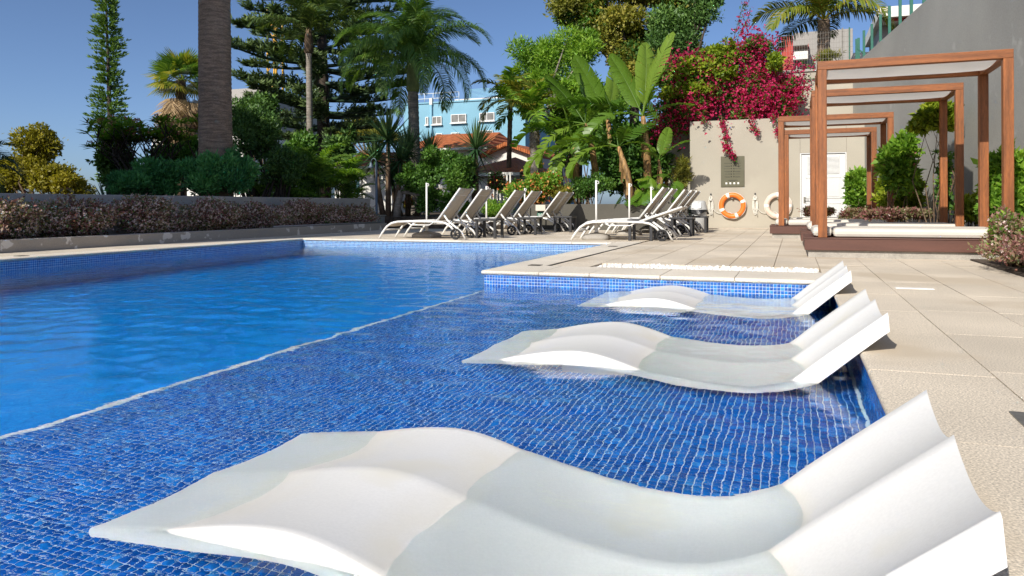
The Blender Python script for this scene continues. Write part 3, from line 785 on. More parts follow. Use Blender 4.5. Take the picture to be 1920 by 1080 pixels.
for u, y, lab, rz in spots:
    q = on_y(u, 360, y)
    o = proto if first else copy_tree(proto); first = False
    move(o, (q.x - 1.515, y, 0), rz); tag(o, 'white framed ' + lab, 'sun lounger', 'white sun loungers with taupe mesh')
rl = sun_lounger(19); q = on_y(1279, 392, 11.5)
move(rl, (q.x - 1.75, 11.5, 0)); tag(rl, 'white framed sun lounger of the right group with its back lowered nearly flat', 'sun lounger', 'white sun loungers with taupe mesh')

# dark side tables
def side_table():
    t = empty('side_table'); s = .40; h = .335
    MB().box(0, s, 0, s, h - .035, h, .006).build('table_top', M['table'], t)
    for x in (.012, s - .057):
        for y in (.012, s - .057): MB().box(x, x + .045, y, y + .045, 0, h - .036, .004).build('leg', M['table'], t)
    return t
tproto = side_table()
for k, (u, v, lab) in enumerate([(889, 447, 'dark grey side table by the first pair of loungers on the left'), (968, 440.5, 'dark grey side table by the third lounger on the left'), (1037, 435.5, 'dark grey side table by the farthest loungers of the left group'),
                                 (1176, 451.5, 'dark grey side table behind the lounger with the lowered back'), (1256, 442.5, 'dark grey side table between the upright loungers of the right group'), (1287, 436.5, 'dark grey side table farthest right, before the grey bin')]):
    q = on_z(u, v); o = tproto if k == 0 else copy_tree(tproto)
    move(o, (q.x, q.y, 0)); tag(o, lab, 'side table', 'dark side tables between the loungers')
# parasol stands: weighted base and bare pole
def stand():
    t = empty('parasol_stand')
    b = MB(); a = .215; pr = [(a * .96, 0), (a, .012), (a, .05), (a * .86, .078), (a * .45, .10), (.045, .108), (.04, .118)]
    vs = []; n = 28
    for rr, h in pr:
        for k in range(n):
            th = 2 * math.pi * k / n; c, s = math.cos(th), math.sin(th); g_ = (abs(c) ** 6 + abs(s) ** 6) ** (-1 / 6); g_ = 1 + (g_ - 1) * min(1, rr / .15)
            vs.append((c * rr * g_, s * rr * g_, h))
    b.add(vs, [(i * n + k, i * n + (k + 1) % n, (i + 1) * n + (k + 1) % n, (i + 1) * n + k) for i in range(len(pr) - 1) for k in range(n)], True)
    b.f.append(tuple(range(len(vs) - n, len(vs)))); b.sm.append(False); b.build('base', M['base_grey'], t)
    MB().lathe([(.028, .105), (.028, .20), (.036, .205), (.036, .265), (.026, .275), (.02, .28)], 14).build('sleeve', M['white_metal'], t)
    MB().tube([(0, 0, .11), (0, 0, .96)], .0165, 10).build('pole', M['white_metal'], t)
    b = MB(); b.torus(.022, .006, (.022, 0, .925), 'y', 14, 6); b.build('hook', M['white_metal'], t)
    return t
sproto = stand()
for k, (u, v, lab, sc) in enumerate([(800, 445.2, 'white parasol pole on a grey base beside the first lounger on the left', 1.0), (912, 438.5, 'white parasol pole on a grey base behind the second lounger on the left', .98), (984, 432.5, 'white parasol pole behind the backrests left of the green sign', .98),
                                     (1118, 449, 'white parasol pole on a grey base, nearest one before the dark low wall', 1.0), (1180, 441, 'white parasol pole on a grey base, second of the right group', 1.0), (1221, 435, 'white parasol pole half hidden behind the upright loungers of the right group', .97)]):
    q = on_z(u, v); o = sproto if k == 0 else copy_tree(sproto)
    move(o, (q.x, q.y, 0), [0, .2, -.1, .1, 0, .3][k]); o.scale = (1, 1, sc); tag(o, lab, 'parasol stand', 'bare parasol stands')

# ------------------------------------------------------------------ things on and by the pool house wall
def wallpt(u, v): return on_y(u, v, BY)
# grey swing-top bin with a black bag
q = on_z(1306, 432.5); bn = empty('bin', (on_z(1308, 432.5).x, 17.3, 0)); bn.location.x = on_y(1308, 420, 17.3).x; bn.scale = (1.03, 1.03, 1.06); tag(bn, 'light grey swing top bin with black bag edge by the wall', 'bin')
MB().lathe([(.001, 0), (.175, 0), (.185, .02), (.205, .40), (.205, .41)], 24).build('body', M['bin_grey'], bn)
b = MB(); n = 24
def bag(u_, v_):
    th = 2 * math.pi * u_; rr = .212 + .016 * math.sin(th * 5 + 1) * v_ + .018 * v_; return (rr * math.cos(th), rr * math.sin(th), .425 - (.075 + .03 * math.sin(th * 3)) * v_)
b.grid(bag, 40, 4); b.build('bag', M['bin_bag'], bn)
MB().lathe([(.215, .425), (.212, .44), (.19, .52), (.165, .60), (.15, .615), (.001, .618)], 24).build('lid', M['bin_grey'], bn)
b = MB(); b.grid(lambda u_, v_: (-.1 + .2 * u_, -.206 + .05 * v_ ** 1.5, .455 + .13 * v_), 6, 6); b.build('flap', M['bin_grey'], bn)
# sign board
c0, c1 = wallpt(1352, 293.5), wallpt(1396, 350); W, H = c1.x - c0.x, c0.z - c1.z
sb = empty('notice_board', (c0.x, BY, c1.z)); tag(sb, 'olive pool notice board with dark writing and four white squares', 'sign')
MB().box(0, W, -.022, -.002, 0, H, .003).build('panel', M['sign_olive'], sb)
b = MB(); e = .0012
def strip(x0, x1, z0, z1): b.box(x0, x1, -.0235, -.0225, z0, z1)
rr = random.Random(3)
b.box(W * .44, W * .56, -.0236, -.0225, H * .90, H * .945); strip(W * .40, W * .60, H * .855, H * .875)
for k in range(6):
    z = H * (.77 - .088 * k)
    for cx in (.445, .555): b.lathe([(.0005, -.0005), (.014, -.0005), (.014, .0005), (.0005, .0005)], 10, (W * cx, -.0235, z), 'y')
    strip(W * (.12 + .06 * rr.random()), W * .40, z - .004, z + .002); strip(W * .60, W * (.82 + .06 * rr.random()), z - .004, z + .002)
    if k % 2: strip(W * (.15 + .08 * rr.random()), W * .39, z - .017, z - .012); strip(W * .61, W * (.78 + .08 * rr.random()), z - .017, z - .012)
strip(W * .30, W * .72, H * .205, H * .22); strip(W * .38, W * .62, H * .175, H * .187)
b.build('writing', M['sign_dark'], sb)
for k in range(4):
    x = W * (.235 + .168 * k); MB().box(x - .021, x + .021, -.0245, -.0226, H * .085, H * .085 + .046).build('white_square', M['sign_white'], sb)
# life rings and coiled ropes
def life_ring(u, v, ru, m, lab, rot):
    q = wallpt(u, v); t = empty('life_ring', (q.x, BY - .065, q.z)); tag(t, lab, 'life ring')
    Rm, r = ru, ru * .235
    MB().torus(Rm, r, axis='y', nu=48, nv=14, sq=.85).build('ring', M[m], t)
    for k in range(4):
        a = rot + k * math.pi / 2; b = MB(); b.torus(Rm, r * 1.045, axis='y', nu=5, nv=14, u0=a - .13, u1=a + .13, sq=.85); b.build('band', M['white_band'], t)
    pts = [((Rm + r * 1.02) * math.cos(a), -.01 - .008 * math.sin(8 * a), (Rm + r * 1.02) * math.sin(a)) for a in [2 * math.pi * k / 60 for k in range(61)]]
    MB().tube(pts, .006, 6, cap=False).build('grab_line', M['rope'], t)
    MB().box(-.02, .02, -.02, .064, Rm - r - .035, Rm - r - .008).build('hook', M['metal'], t)
    return q
q1 = life_ring(1373.5, 385.5, .26, 'orange', 'orange life ring with white bands hung on the pool house wall', R(113))
q2 = life_ring(1459, 385.5, .255, 'pale_ring', 'faded pale pink life ring behind the daybed post', R(90))
def coil(u, v, ring, lab):
    q = wallpt(u, v); t = empty('rope_coil', (q.x, BY - .012, q.z)); tag(t, lab, 'rope')
    MB().box(-.015, .015, -.02, .01, -.012, .055, .003).build('hook', M['table'], t)
    b = MB()
    for k in range(5):
        w = .018 + .011 * k; l = .36 + .028 * ((k * 3) % 5); dy = -.012 - .007 * (k % 3)
        pts = [(w * math.sin(a) * (1 - .25 * math.cos(a)), dy, -l / 2 + l / 2 * math.cos(a)) for a in [2 * math.pi * i / 24 for i in range(25)]]; b.tube(pts, .008, 6, cap=False)
    for k in range(4): b.torus(.038, .008, (0, -.02, -.08 - .012 * k), 'z', 16, 6)
    b.tube([(.03, -.02, -.3), (.045, -.02, -.42), (.05, -.018, -.52)], .007, 6)
    dx, dz = ring.x - q.x, ring.z - q.z
    p = [(.02, -.03, -.18), (.05, -.03, -.30), (.12, -.025, -.40), (.22, -.025, -.435), (dx - .06, -.03, -.41), (dx + .03, -.05, dz - .295)]
    sp = []
    for i in range(len(p) - 1):
        a0, a1, a2, a3 = (Vector(p[max(0, min(len(p) - 1, i + d))]) for d in (-1, 0, 1, 2))
        for k in range(6):
            tt = k / 6; sp.append(.5 * ((2 * a1) + (a2 - a0) * tt + (2 * a0 - 5 * a1 + 4 * a2 - a3) * tt * tt + (3 * a1 - a0 - 3 * a2 + a3) * tt ** 3))
    sp.append(Vector(p[-1])); b.tube(sp, .007, 6); b.build('rope', M['rope'], t)
coil(1333, 367, q1, 'coiled white rope hanging left of the orange life ring')
coil(1416, 366, q2, 'coiled white rope hanging between the two life rings')

# ================================================================== BUILDINGS
M['blue_wall'] = surf('sky_blue_render', (.20, .40, .50), .8, .05, .5, .03, 20)
M['white_wall'] = surf('white_render', (.74, .72, .66), .85, .05, .4, .03, 20)
M['grey_block'] = surf('grey_render_far', (.33, .31, .28), .85, .06, .4, .03, 20)
M['red_wall'] = surf('red_painted_wall', (.42, .05, .035), .75, .06, .5)
M['window_glass'] = surf('window_glass', (.20, .19, .165), .15, .25, 1.5, .02, 20, spec=.6)
M['teal_shutter'] = surf('teal_shutter', (.09, .22, .24), .6, .08, 3)
M['frame_white'] = surf('white_frame', (.76, .75, .71), .5, .03, 3)
M['crane'] = surf('yellow_crane_paint', (.62, .33, .02), .5, .08, 1)
M['glass_rail'] = surf('pale_railing', (.55, .62, .66), .3, .05, 2)
def roof_mat():
    m, nt, nd, lk, bs = new_mat('orange_clay_tiles')
    co = nd.new('ShaderNodeNewGeometry').outputs['Position']
    w = nd.new('ShaderNodeTexWave'); w.bands_direction = 'X'; w.inputs['Scale'].default_value = 3.2; w.inputs['Distortion'].default_value = .4; lk.new(co, w.inputs[0])
    n = nd.new('ShaderNodeTexNoise'); n.inputs['Scale'].default_value = 5; n.inputs['Detail'].default_value = 5; lk.new(co, n.inputs[0])
    r = ramp(nd, [(.3, (.40, .105, .03)), (.7, (.66, .21, .065))]); lk.new(n.outputs[0], r.inputs[0]); lk.new(r.outputs[0], bs.inputs['Base Color'])
    b = nd.new('ShaderNodeBump'); b.inputs['Distance'].default_value = .08; b.inputs['Strength'].default_value = .8; lk.new(w.outputs[1], b.inputs['Height']); lk.new(b.outputs[0], bs.inputs['Normal'])
    bs.inputs['Roughness'].default_value = .8
    return m
M['roof'] = roof_mat()

def window_at(parent, u0, v0, u1, v1, Y, panes=2, glass='window_glass', dy=0.0):
    a, c = on_y(u0, v0, Y), on_y(u1, v1, Y); o = parent.location
    w = empty('window', (a.x - o.x, Y - o.y + dy, c.z - o.z), 0, parent); W, H = c.x - a.x, a.z - c.z; f = max(.05, W * .03)
    b = MB(); b.box(0, W, -.06, .03, 0, f); b.box(0, W, -.06, .03, H - f, H); b.box(0, f, -.058, .03, f, H - f); b.box(W - f, W, -.058, .03, f, H - f)
    for k in range(1, panes): b.box(W * k / panes - f * .4, W * k / panes + f * .4, -.056, .03, f, H - f)
    b.build('frame', M['frame_white'], w)
    for k in range(panes): MB().box(W * k / panes + f * .5, W * (k + 1) / panes - f * .5, -.02, .0, f, H - f).build('pane', M[glass], w)
    MB().box(-.05, W + .05, -.14, .0, -.07, -.002).build('sill', M['frame_white'], w)
# sky-blue apartment block
BB = 46.0; a, c = on_y(757, 197, BB), on_y(985, 262, BB)
bl = empty('apartment_block', (a.x, BB, 0)); tag(bl, 'sky blue apartment block with white windows behind the palms', 'building')
W = c.x - a.x; H = a.z
MB().box(0, W, .05, 12, -.1, H).build('wall', M['blue_wall'], bl)
q = on_y(744, 236, BB + 2); MB().box(q.x - a.x, .0, 2, 10, -.1, q.z).build('lower_wing', M['blue_wall'], bl)
MB().box(-.02, W + .02, -.02, .25, H + .002, H + .10).build('parapet', M['blue_wall'], bl)
for r_ in [(799, 219.5, 804, 234, 1), (811, 219, 829, 233, 2), (846.5, 215, 875, 229.5, 2), (900, 212, 928, 226, 2), (846.5, 249, 862, 262, 2), (818, 250.5, 830, 262, 1), (900, 245, 925, 258, 2)]: window_at(bl, *r_[:4], BB, r_[4])
q0, q1 = on_y(844, 183.5, BB), on_y(940, 197, BB); MB().box(q0.x - a.x, q1.x - a.x, .8, 5, H + .101, q0.z).build('roof_storey', M['white_wall'], bl)
b = MB(); q = on_y(809.5, 184, BB); b.box(q.x - a.x - .1, q.x - a.x + .1, -.12, .1, H - .1, q.z); b.build('chimney', M['white_wall'], bl)
MB().tube([(q.x - a.x, -.05, .2), (q.x - a.x, -.05, H - .11)], .09, 8).build('drainpipe', M['blue_wall'], bl)
b = MB()
for zz in (.35, .7): b.tube([(.3, .12, H + zz), (4.2, .12, H + zz)], .035, 5)
for k in range(7): b.tube([(.3 + k * .65, .12, H + .1), (.3 + k * .65, .12, H + .7)], .03, 5)
b.build('roof_railing', M['glass_rail'], bl)
b = MB()
for k in range(7): b.box(q0.x - a.x + .9, q0.x - a.x + 4.2, 1.2, 1.26, q0.z + .12 + k * .09, q0.z + .16 + k * .09)
b.box(q0.x - a.x + .95, q0.x - a.x + 1.05, 1.14, 1.199, q0.z, q0.z + .72); b.box(q0.x - a.x + 4, q0.x - a.x + 4.1, 1.14, 1.199, q0.z, q0.z + .72); b.build('roof_louvre', M['blue_wall'], bl)

def hip_roof(b, x0, x1, y0, y1, z0, zr, inset=None):
    i = inset if inset is not None else (y1 - y0) / 2; ym = (y0 + y1) / 2
    v = [(x0, y0, z0), (x1, y0, z0), (x1, y1, z0), (x0, y1, z0), (x0 + i, ym, zr), (x1 - i, ym, zr)]
    b.add(v, [(0, 1, 5, 4), (1, 2, 5), (2, 3, 4, 5), (3, 0, 4), (3, 2, 1, 0)])
    return b
# houses with orange roofs
def house(u0, u1, vw, vr, Y, dep, lab, wins=(), inset=None, floor_=.25, over=.35):
    a, c = on_y(u0, vw, Y), on_y(u1, vw, Y); r_ = on_y((u0 + u1) / 2, vr, Y + dep / 2)
    t = empty('house', (a.x, Y, 0)); tag(t, lab, 'house'); W = c.x - a.x; zt = a.z
    MB().box(0, W, 0, dep, floor_ - .4, zt).build('wall', M['white_wall'], t)
    b = MB(); hip_roof(b, -over, W + over, -over, dep + over, zt + .003, r_.z, inset); b.build('roof', M['roof'], t)
    b = MB(); b.box(-over, W + over, -over - .02, -over + .06, zt - .10, zt + .001); b.build('eaves_board', M['white_wall'], t)
    for q in wins: window_at(t, *q)
    return t
house(628, 735, 314, 287, 25, 4, 'white house with orange tiled roof and teal window behind the areca palms', [(650, 334, 679, 368, 25, 2, 'teal_shutter', -.03)], inset=.4)
house(770, 905, 281, 252, 31, 5, 'white house with broad orange tiled roof below the blue block', inset=.5)
house(872, 962, 326, 296, 22.5, 5, 'small house with orange tiled roof beside the spiky yucca', inset=1.2)
hg = empty('gabled_house', tuple(on_y(910, 340, 29))); tag(hg, 'cream gabled house with orange roof edge behind the small palm', 'house')
gA = [on_y(u, v, 29) - hg.location for u, v in [(900, 345), (1012, 345), (1012, 296), (952, 274), (905, 297)]]
b = MB(); n = 5; b.add([tuple(p) for p in gA] + [(p.x, 6, p.z) for p in gA], [tuple(range(n)), tuple(range(2 * n - 1, n - 1, -1))] + [(i, i + n, (i + 1) % n + n, (i + 1) % n) for i in range(n)]); b.build('wall', M['white_wall'], hg)
for (i0, i1) in ((3, 2), (4, 3)):
    p, q = gA[i0], gA[i1]; b = MB(); b.add([(p.x, -.3, p.z + .01), (q.x, -.3, q.z + .01), (q.x, 6.2, q.z + .01), (p.x, 6.2, p.z + .01), (p.x, -.3, p.z + .16), (q.x, -.3, q.z + .16), (q.x, 6.2, q.z + .16), (p.x, 6.2, p.z + .16)], [(0, 1, 2, 3), (4, 5, 6, 7), (0, 1, 5, 4), (2, 3, 7, 6), (1, 2, 6, 5), (0, 3, 7, 4)]); b.build('roof', M['roof'], hg)
window_at(hg, 958, 309, 980, 330, 29, 1, 'teal_shutter', -.03)
# pale house glimpsed left of the big palm trunk
wh = empty('pale_house', tuple(on_y(300, 345, 33))); tag(wh, 'pale building glimpsed through the shrubs beside the thick palm trunk', 'building')
q0, q1 = on_y(285, 210, 33) - wh.location, on_y(470, 345, 33) - wh.location
MB().box(q0.x, q1.x, 0, 8, -1.5, q0.z * .62).build('wall', M['white_wall'], wh); MB().box(q1.x - 2.2, q1.x, 1, 7, q0.z * .62 + .002, q0.z * 1.28).build('upper_storey', M['grey_block'], wh)
for k in range(3):
    p0, p1 = on_y(318 + 36 * k, 268, 33), on_y(338 + 36 * k, 300, 33); window_at(wh, 318 + 36 * k, 268, 338 + 36 * k, 300, 33, 1)
# grey and red building above the terrace
rb = empty('terraced_building', tuple(on_y(1440, 150, 30))); tag(rb, 'grey and red building seen through the fence above the terrace', 'building')
def rbx(u0, v0, u1, v1, Y0, Y1, name, m):
    a, c = on_y(u0, v0, Y0) - rb.location, on_y(u1, v1, Y0) - rb.location; return MB().box(a.x, c.x, Y0 - 30, Y1 - 30, c.z, a.z).build(name, M[m], rb)
rbx(1466, 69, 1488, 150, 30.0, 36, 'red_wall', 'red_wall'); rbx(1488.2, 76, 1516, 84, 29.2, 30.2, 'balcony_slab', 'grey_block'); rbx(1488.2, 62, 1600, 150, 30.4, 38, 'wall', 'grey_block')
rbx(1488.2, 97, 1516, 110, 29.2, 29.35, 'balcony_front', 'white_wall'); rbx(1488.4, 84, 1517, 110, 30.15, 30.39, 'red_recess', 'red_wall'); rbx(1540, 90, 1581, 150, 28.4, 30, 'annex', 'grey_block')
window_at(rb, 1494, 89, 1511, 108, 30.1, 2)
rbx(1601, 99, 1640, 150, 24, 25, 'parapet', 'white_wall')
wr = empty('white_roof_house', tuple(on_y(1640, 60, 34))); tag(wr, 'white roofed house with red posts high above the sloping wall', 'house')
def wrx(u0, v0, u1, v1, Y0, Y1, name, m):
    a, c = on_y(u0, v0, Y0) - wr.location, on_y(u1, v1, Y0) - wr.location; return MB().box(a.x, c.x, Y0 - 34, Y1 - 34, c.z, a.z).build(name, M[m], wr)
wrx(1648, 14, 1800, 21, 33, 39, 'roof', 'white_wall'); wrx(1650, 38, 1800, 200, 34.5, 39, 'wall', 'grey_block')
for u in (1693, 1722, 1752): wrx(u, 21.2, u + 3.5, 60, 33.4, 33.6, 'post', 'red_wall')
wrx(1660, 27, 1800, 29, 33.3, 33.38, 'rail', 'red_wall')
# tower crane mast
cr = empty('tower_crane', (on_y(517, 380, 95).x, 95, 0)); tag(cr, 'yellow lattice crane mast rising behind the large conifer', 'crane')
zt = on_y(517, 20, 95).z
for sx in (-.8, .8):
    for sy in (-.8, .8): MB().box(sx - .12, sx + .12, sy - .12, sy + .12, -.1, zt).build('chord', M['crane'], cr)
b = MB(); z = 0.5; k = 0
while z < zt - 1.6:
    for sy in (-.8, .8): b.bar((-.8 if k % 2 else .8, sy, z), (.8 if k % 2 else -.8, sy, z + 1.6), .1, .1)
    for sx in (-.8, .8): b.bar((sx, -.8 if k % 2 else .8, z), (sx, .8 if k % 2 else -.8, z + 1.6), .1, .1)
    z += 1.6; k += 1
o = b.build('bracing', M['crane'], cr); tag(o, kind='stuff')
# hotel wing outside the picture on the left; it shades the garden wall and hedge
ht = empty('hotel_wing', (-10.45, 2.0, 0), -math.atan2(.355, 1.35)); tag(ht, 'white hotel wing standing left of and behind the camera', 'building')
MB().box(-11, -.6, -22, 0, -.1, 11.6).build('wall', M['white_wall'], ht)
for k in range(4): MB().box(-.599, 0, -20, -1.0, 2.8 + k * 3, 2.95 + k * 3).build('balcony', M['white_wall'], ht)
# fence and posts on the terrace
FY = BY + 1.45
fn = empty('mesh_fence', (0, FY, TZ_)); tag(fn, 'grey wire mesh fence on top of the pale terrace wall', 'fence')
x0, x1 = on_y(1428, 90, FY).x, on_y(1602, 90, FY).x; ht_ = on_y(1500, 62, FY).z - TZ_
b = MB(); k = 0
for kk in range(int((x1 - x0) / .062) + 1): b.box(x0 + kk * .062, x0 + kk * .062 + .0045, 0, .0045, 0, ht_)
for kk in range(int(ht_ / .13) + 1): b.box(x0, x1, .005, .0095, kk * .13, kk * .13 + .0045)
o = b.build('wire_mesh', M['wire'], fn); tag(o, kind='stuff')
for u in (1430, 1581, 1594): 
    p = on_y(u, 90, FY); MB().box(p.x - .018, p.x + .018, .012, .045, -.1, ht_ + .05).build('post', M['wire'] if u < 1590 else M['green_post'], fn)
posts = [(1606, 73, 1607, 110), (1611.5, 71, 1611, 110), (1621.5, 57, 1621, 106), (1636, 45, 1636, 100), (1652, 27, 1652, 92), (1669, 11, 1669, 76), (1689, -8, 1689, 60), (1710, -14, 1710, 44), (1734, -22, 1734, 24)]
for k, (ua, va, ub, vb) in enumerate(posts):
    Y = 18.2 - .62 * k * 1.0
    if k < 2: base = on_y(ub, vb, FY - .1)
    else:
        base = on_wall(ub, vb, WP + Vector((.14, 0, 0)), WN)
    tp = on_y(ua, va, base.y)
    o = MB().box(-.028, .028, -.02, .02, -.25, tp.z - base.z, .004).build('fence_post', M['green_post'], None, tuple(base)); 
    tag(o, ['green fence post standing farthest left on the terrace edge', 'green fence post close beside the leftmost one', 'third green fence post from the left above the sloping wall', 'fourth green fence post from the left above the sloping wall', 'fifth green fence post from the left above the sloping wall', 'sixth green fence post from the left above the sloping wall', 'seventh green fence post, cut by the picture top', 'eighth green fence post, second from the right', 'rightmost green fence post, highest up the sloping wall'][k], 'fence post', 'green fence posts along the sloping wall')
b = on_y(1608, 90, FY - .12); o = MB().bar(tuple(b), tuple(on_y(1630, 108, FY - .12)), .03, .03).build('fence_brace', M['green_post']); tag(o, 'green diagonal brace between the leftmost fence posts', 'fence brace')
# lamp post
lp = empty('lamp_post', tuple(on_y(706, 372, 16.7))); lp.location.z = .25; tag(lp, 'grey blue garden lamp with a bell shade on a curved neck', 'lamp')
zt = on_y(706, 305, 16.7).z - .25
MB().lathe([(.05, 0), (.05, .06), (.032, .08), (.030, zt), (.001, zt + .02)], 12).build('pole', M['lamp_blue'], lp)
MB().tube([(0, 0, zt)] + [(-.08 + .08 * math.cos(a), 0, zt + .11 * math.sin(a)) for a in [k * math.pi / 10 for k in range(1, 11)]], .011, 8).build('neck', M['lamp_blue'], lp)
MB().lathe([(.012, .02), (.03, .0), (.045, -.06), (.085, -.12), (.082, -.12), (.04, -.055), (.001, -.01)], 16, (-.16, 0, zt - .01)).build('lamp_shade', M['lamp_blue'], lp)
MB().lathe([(.001, -.16), (.03, -.15), (.035, -.11), (.02, -.07)], 12, (-.16, 0, zt - .01)).build('bulb', M['bin_grey'], lp)
# slatted bench box behind the first loungers
q = on_z(762, 424); bx = empty('slatted_bench', (q.x - .3, 16.0, 0)); tag(bx, 'pale box bench with a slatted top behind the first lounger', 'bench')
MB().box(0, .32, 0, .35, 0, .30, .006).build('box', M['grey_wall'], bx); MB().box(.34, .75, 0, .35, 0, .30, .006).build('box', M['grey_wall'], bx)
for k in range(7): MB().box(-.04 + k * .118, .06 + k * .118, -.04, .39, .303, .335, .006).build('slat', M['base_grey'], bx)

# ================================================================== PLANTS
def unit(a): return a / np.maximum(np.linalg.norm(a, axis=-1, keepdims=True), 1e-9)
def leaf_arrays(P, D, N, L, W, fold=.18, wide=.45):
    D = unit(D); S = unit(np.cross(D, N)); N2 = np.cross(S, D)
    L = np.asarray(L)[:, None]; W = np.asarray(W)[:, None]
    mid = P + D * L * wide + N2 * W * fold
    V = np.stack([P, mid + S * W * .5, P + D * L, mid - S * W * .5], 1).reshape(-1, 3)
    Q = np.arange(len(P) * 4).reshape(-1, 4)
    return V, Q
def leaf_obj(name, P, D, N, L, W, m, parent, tint=None, fold=.18, wide=.45):
    V, Q = leaf_arrays(P, D, N, L, W, fold, wide)
    if tint is None: tint = rng.random(len(P))
    return link(name, np_mesh(name, V, Q, m, tint), parent)
def shell_points(ells, n, thick=.55, gaps=True):
    """points spread through the outer part of many overlapping lumps"""
    ells = np.asarray(ells, dtype=float); vol = (ells[:, 3] * ells[:, 4] + ells[:, 4] * ells[:, 5] + ells[:, 3] * ells[:, 5])
    idx = rng.choice(len(ells), n, p=vol / vol.sum())
    d = unit(rng.normal(size=(n, 3))); r = thick + (1 - thick) * rng.random(n) ** .6
    P = ells[idx, :3] + (d * r[:, None] + np.clip(rng.normal(size=(n, 3)), -1.6, 1.6) * np.where(rng.random((n, 1)) < .35, .30, .10)) * ells[idx, 3:6]
    return P, d, idx
def lumps(c, rad, n, size=(.28, .5), flat=.8, seed=0):
    """sub-lumps inside a big ellipsoid so that the outline is uneven"""
    r = np.random.default_rng(seed); out = []
    c = np.asarray(c, dtype=float); rad = np.asarray(rad, dtype=float)
    for k in range(n):
        d = unit(r.normal(size=3)); q = (.35 + .55 * r.random())
        s = r.uniform(*size)
        out.append(list(c + d * rad * q) + [rad[0] * s, rad[1] * s, rad[2] * s * flat * r.uniform(.8, 1.2)])
    return out
def px(u, v, Y): 
    p = on_y(u, v, Y); d = -p.x * ST + p.y * CT
    return p, d / F
def blob(u, v, Y, ru, rv, depth=None):
    p, s = px(u, v, Y); return np.array(p), np.array([ru * s, (depth if depth is not None else ru * s), rv * s])
def stems(b, base, targets, r0, seed=0, bend=.15):
    r = random.Random(seed); base = Vector(base)
    for t in targets:
        t = Vector(t); m = base.lerp(t, .45) + Vector((r.uniform(-1, 1), r.uniform(-1, 1), r.uniform(.0, .6))) * (t - base).length * bend
        pts = [base.lerp(m, k / 3) for k in range(3)] + [m.lerp(t, k / 4) for k in range(5)]
        b.tube(pts, [r0 * (1 - .85 * k / (len(pts) - 1)) for k in range(len(pts))], 6)

G = {}
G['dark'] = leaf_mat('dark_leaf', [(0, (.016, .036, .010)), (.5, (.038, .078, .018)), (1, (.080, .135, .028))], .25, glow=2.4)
G['mid'] = leaf_mat('mid_leaf', [(0, (.022, .055, .010)), (.5, (.050, .115, .018)), (1, (.110, .190, .030))], .32)
G['bright'] = leaf_mat('bright_leaf', [(0, (.045, .10, .012)), (.5, (.105, .20, .022)), (1, (.21, .30, .035))], .38)
G['lime'] = leaf_mat('lime_leaf', [(0, (.10, .17, .014)), (.5, (.20, .27, .018)), (1, (.34, .37, .03))], .35, glow=1.15)
G['olive'] = leaf_mat('olive_leaf', [(0, (.055, .065, .012)), (.5, (.13, .135, .022)), (1, (.24, .20, .035))], .33)
G['yellow'] = leaf_mat('yellow_green_leaf', [(0, (.12, .12, .012)), (.5, (.24, .215, .02)), (1, (.36, .30, .035))], .35, glow=1.2)
G['conifer'] = leaf_mat('conifer_needle', [(0, (.016, .032, .016)), (.5, (.035, .060, .024)), (1, (.075, .105, .03))], .15, glow=2.1)
G['conifer_l'] = leaf_mat('light_conifer_needle', [(0, (.028, .060, .014)), (.5, (.060, .115, .020)), (1, (.12, .18, .03))], .2)
G['cypress'] = leaf_mat('cypress_spray', [(0, (.014, .055, .020)), (.5, (.032, .11, .034)), (1, (.075, .19, .05))], .25, glow=2.5)
G['reddish'] = leaf_mat('bronze_leaf', [(0, (.075, .034, .032)), (.4, (.15, .065, .058)), (.62, (.075, .095, .035)), (1, (.25, .17, .12))], .3, glow=2.2)
G['palm'] = leaf_mat('palm_leaflet', [(0, (.030, .070, .014)), (.5, (.068, .135, .024)), (1, (.14, .21, .04))], .3, .42)
G['palm_d'] = leaf_mat('dark_palm_leaflet', [(0, (.014, .028, .008)), (.5, (.034, .058, .014)), (1, (.085, .11, .028))], .25, .42, glow=2.2)
G['palm_y'] = leaf_mat('yellowing_palm_leaflet', [(0, (.07, .105, .012)), (.5, (.15, .185, .022)), (1, (.32, .27, .04))], .35, .45, glow=1.3)
G['dead'] = leaf_mat('dead_palm_leaf', [(0, (.15, .095, .05)), (.5, (.30, .20, .10)), (1, (.46, .33, .18))], .2, .7, glow=1.1)
G['yucca'] = leaf_mat('yucca_blade', [(0, (.010, .030, .012)), (.5, (.026, .058, .020)), (1, (.075, .11, .035))], .12, .4, glow=2.2)
G['agave'] = leaf_mat('agave_blade', [(0, (.025, .042, .030)), (1, (.07, .095, .065))], .1, .45, glow=2.2)
G['banana'] = leaf_mat('banana_blade', [(0, (.07, .155, .016)), (.5, (.125, .23, .025)), (1, (.21, .32, .04))], .42, .38, .4, source='obj', glow=1.05)
G['monstera'] = leaf_mat('monstera_blade', [(0, (.06, .15, .012)), (.5, (.11, .215, .02)), (1, (.22, .31, .03))], .35, .38, .4, source='obj', glow=1.05)
G['magenta'] = leaf_mat('magenta_bract', [(0, (.26, .004, .055)), (.5, (.52, .012, .105)), (1, (.70, .05, .17))], .4, .6, glow=1.0)
G['pinkish'] = leaf_mat('pale_pink_petal', [(0, (.58, .38, .39)), (.5, (.76, .58, .57)), (1, (.87, .77, .74))], .3, .6, glow=1.0)
G['orange_f'] = leaf_mat('orange_petal', [(0, (.60, .13, .04)), (.5, (.72, .27, .08)), (1, (.75, .45, .15))], .35, .6, glow=1.0)
G['pink_f'] = leaf_mat('pink_petal', [(0, (.62, .13, .20)), (1, (.75, .42, .42))], .35, .6, glow=1.0)
G['rust_f'] = leaf_mat('rust_flower', [(0, (.38, .10, .06)), (1, (.62, .30, .20))], .3, .6, glow=1.0)
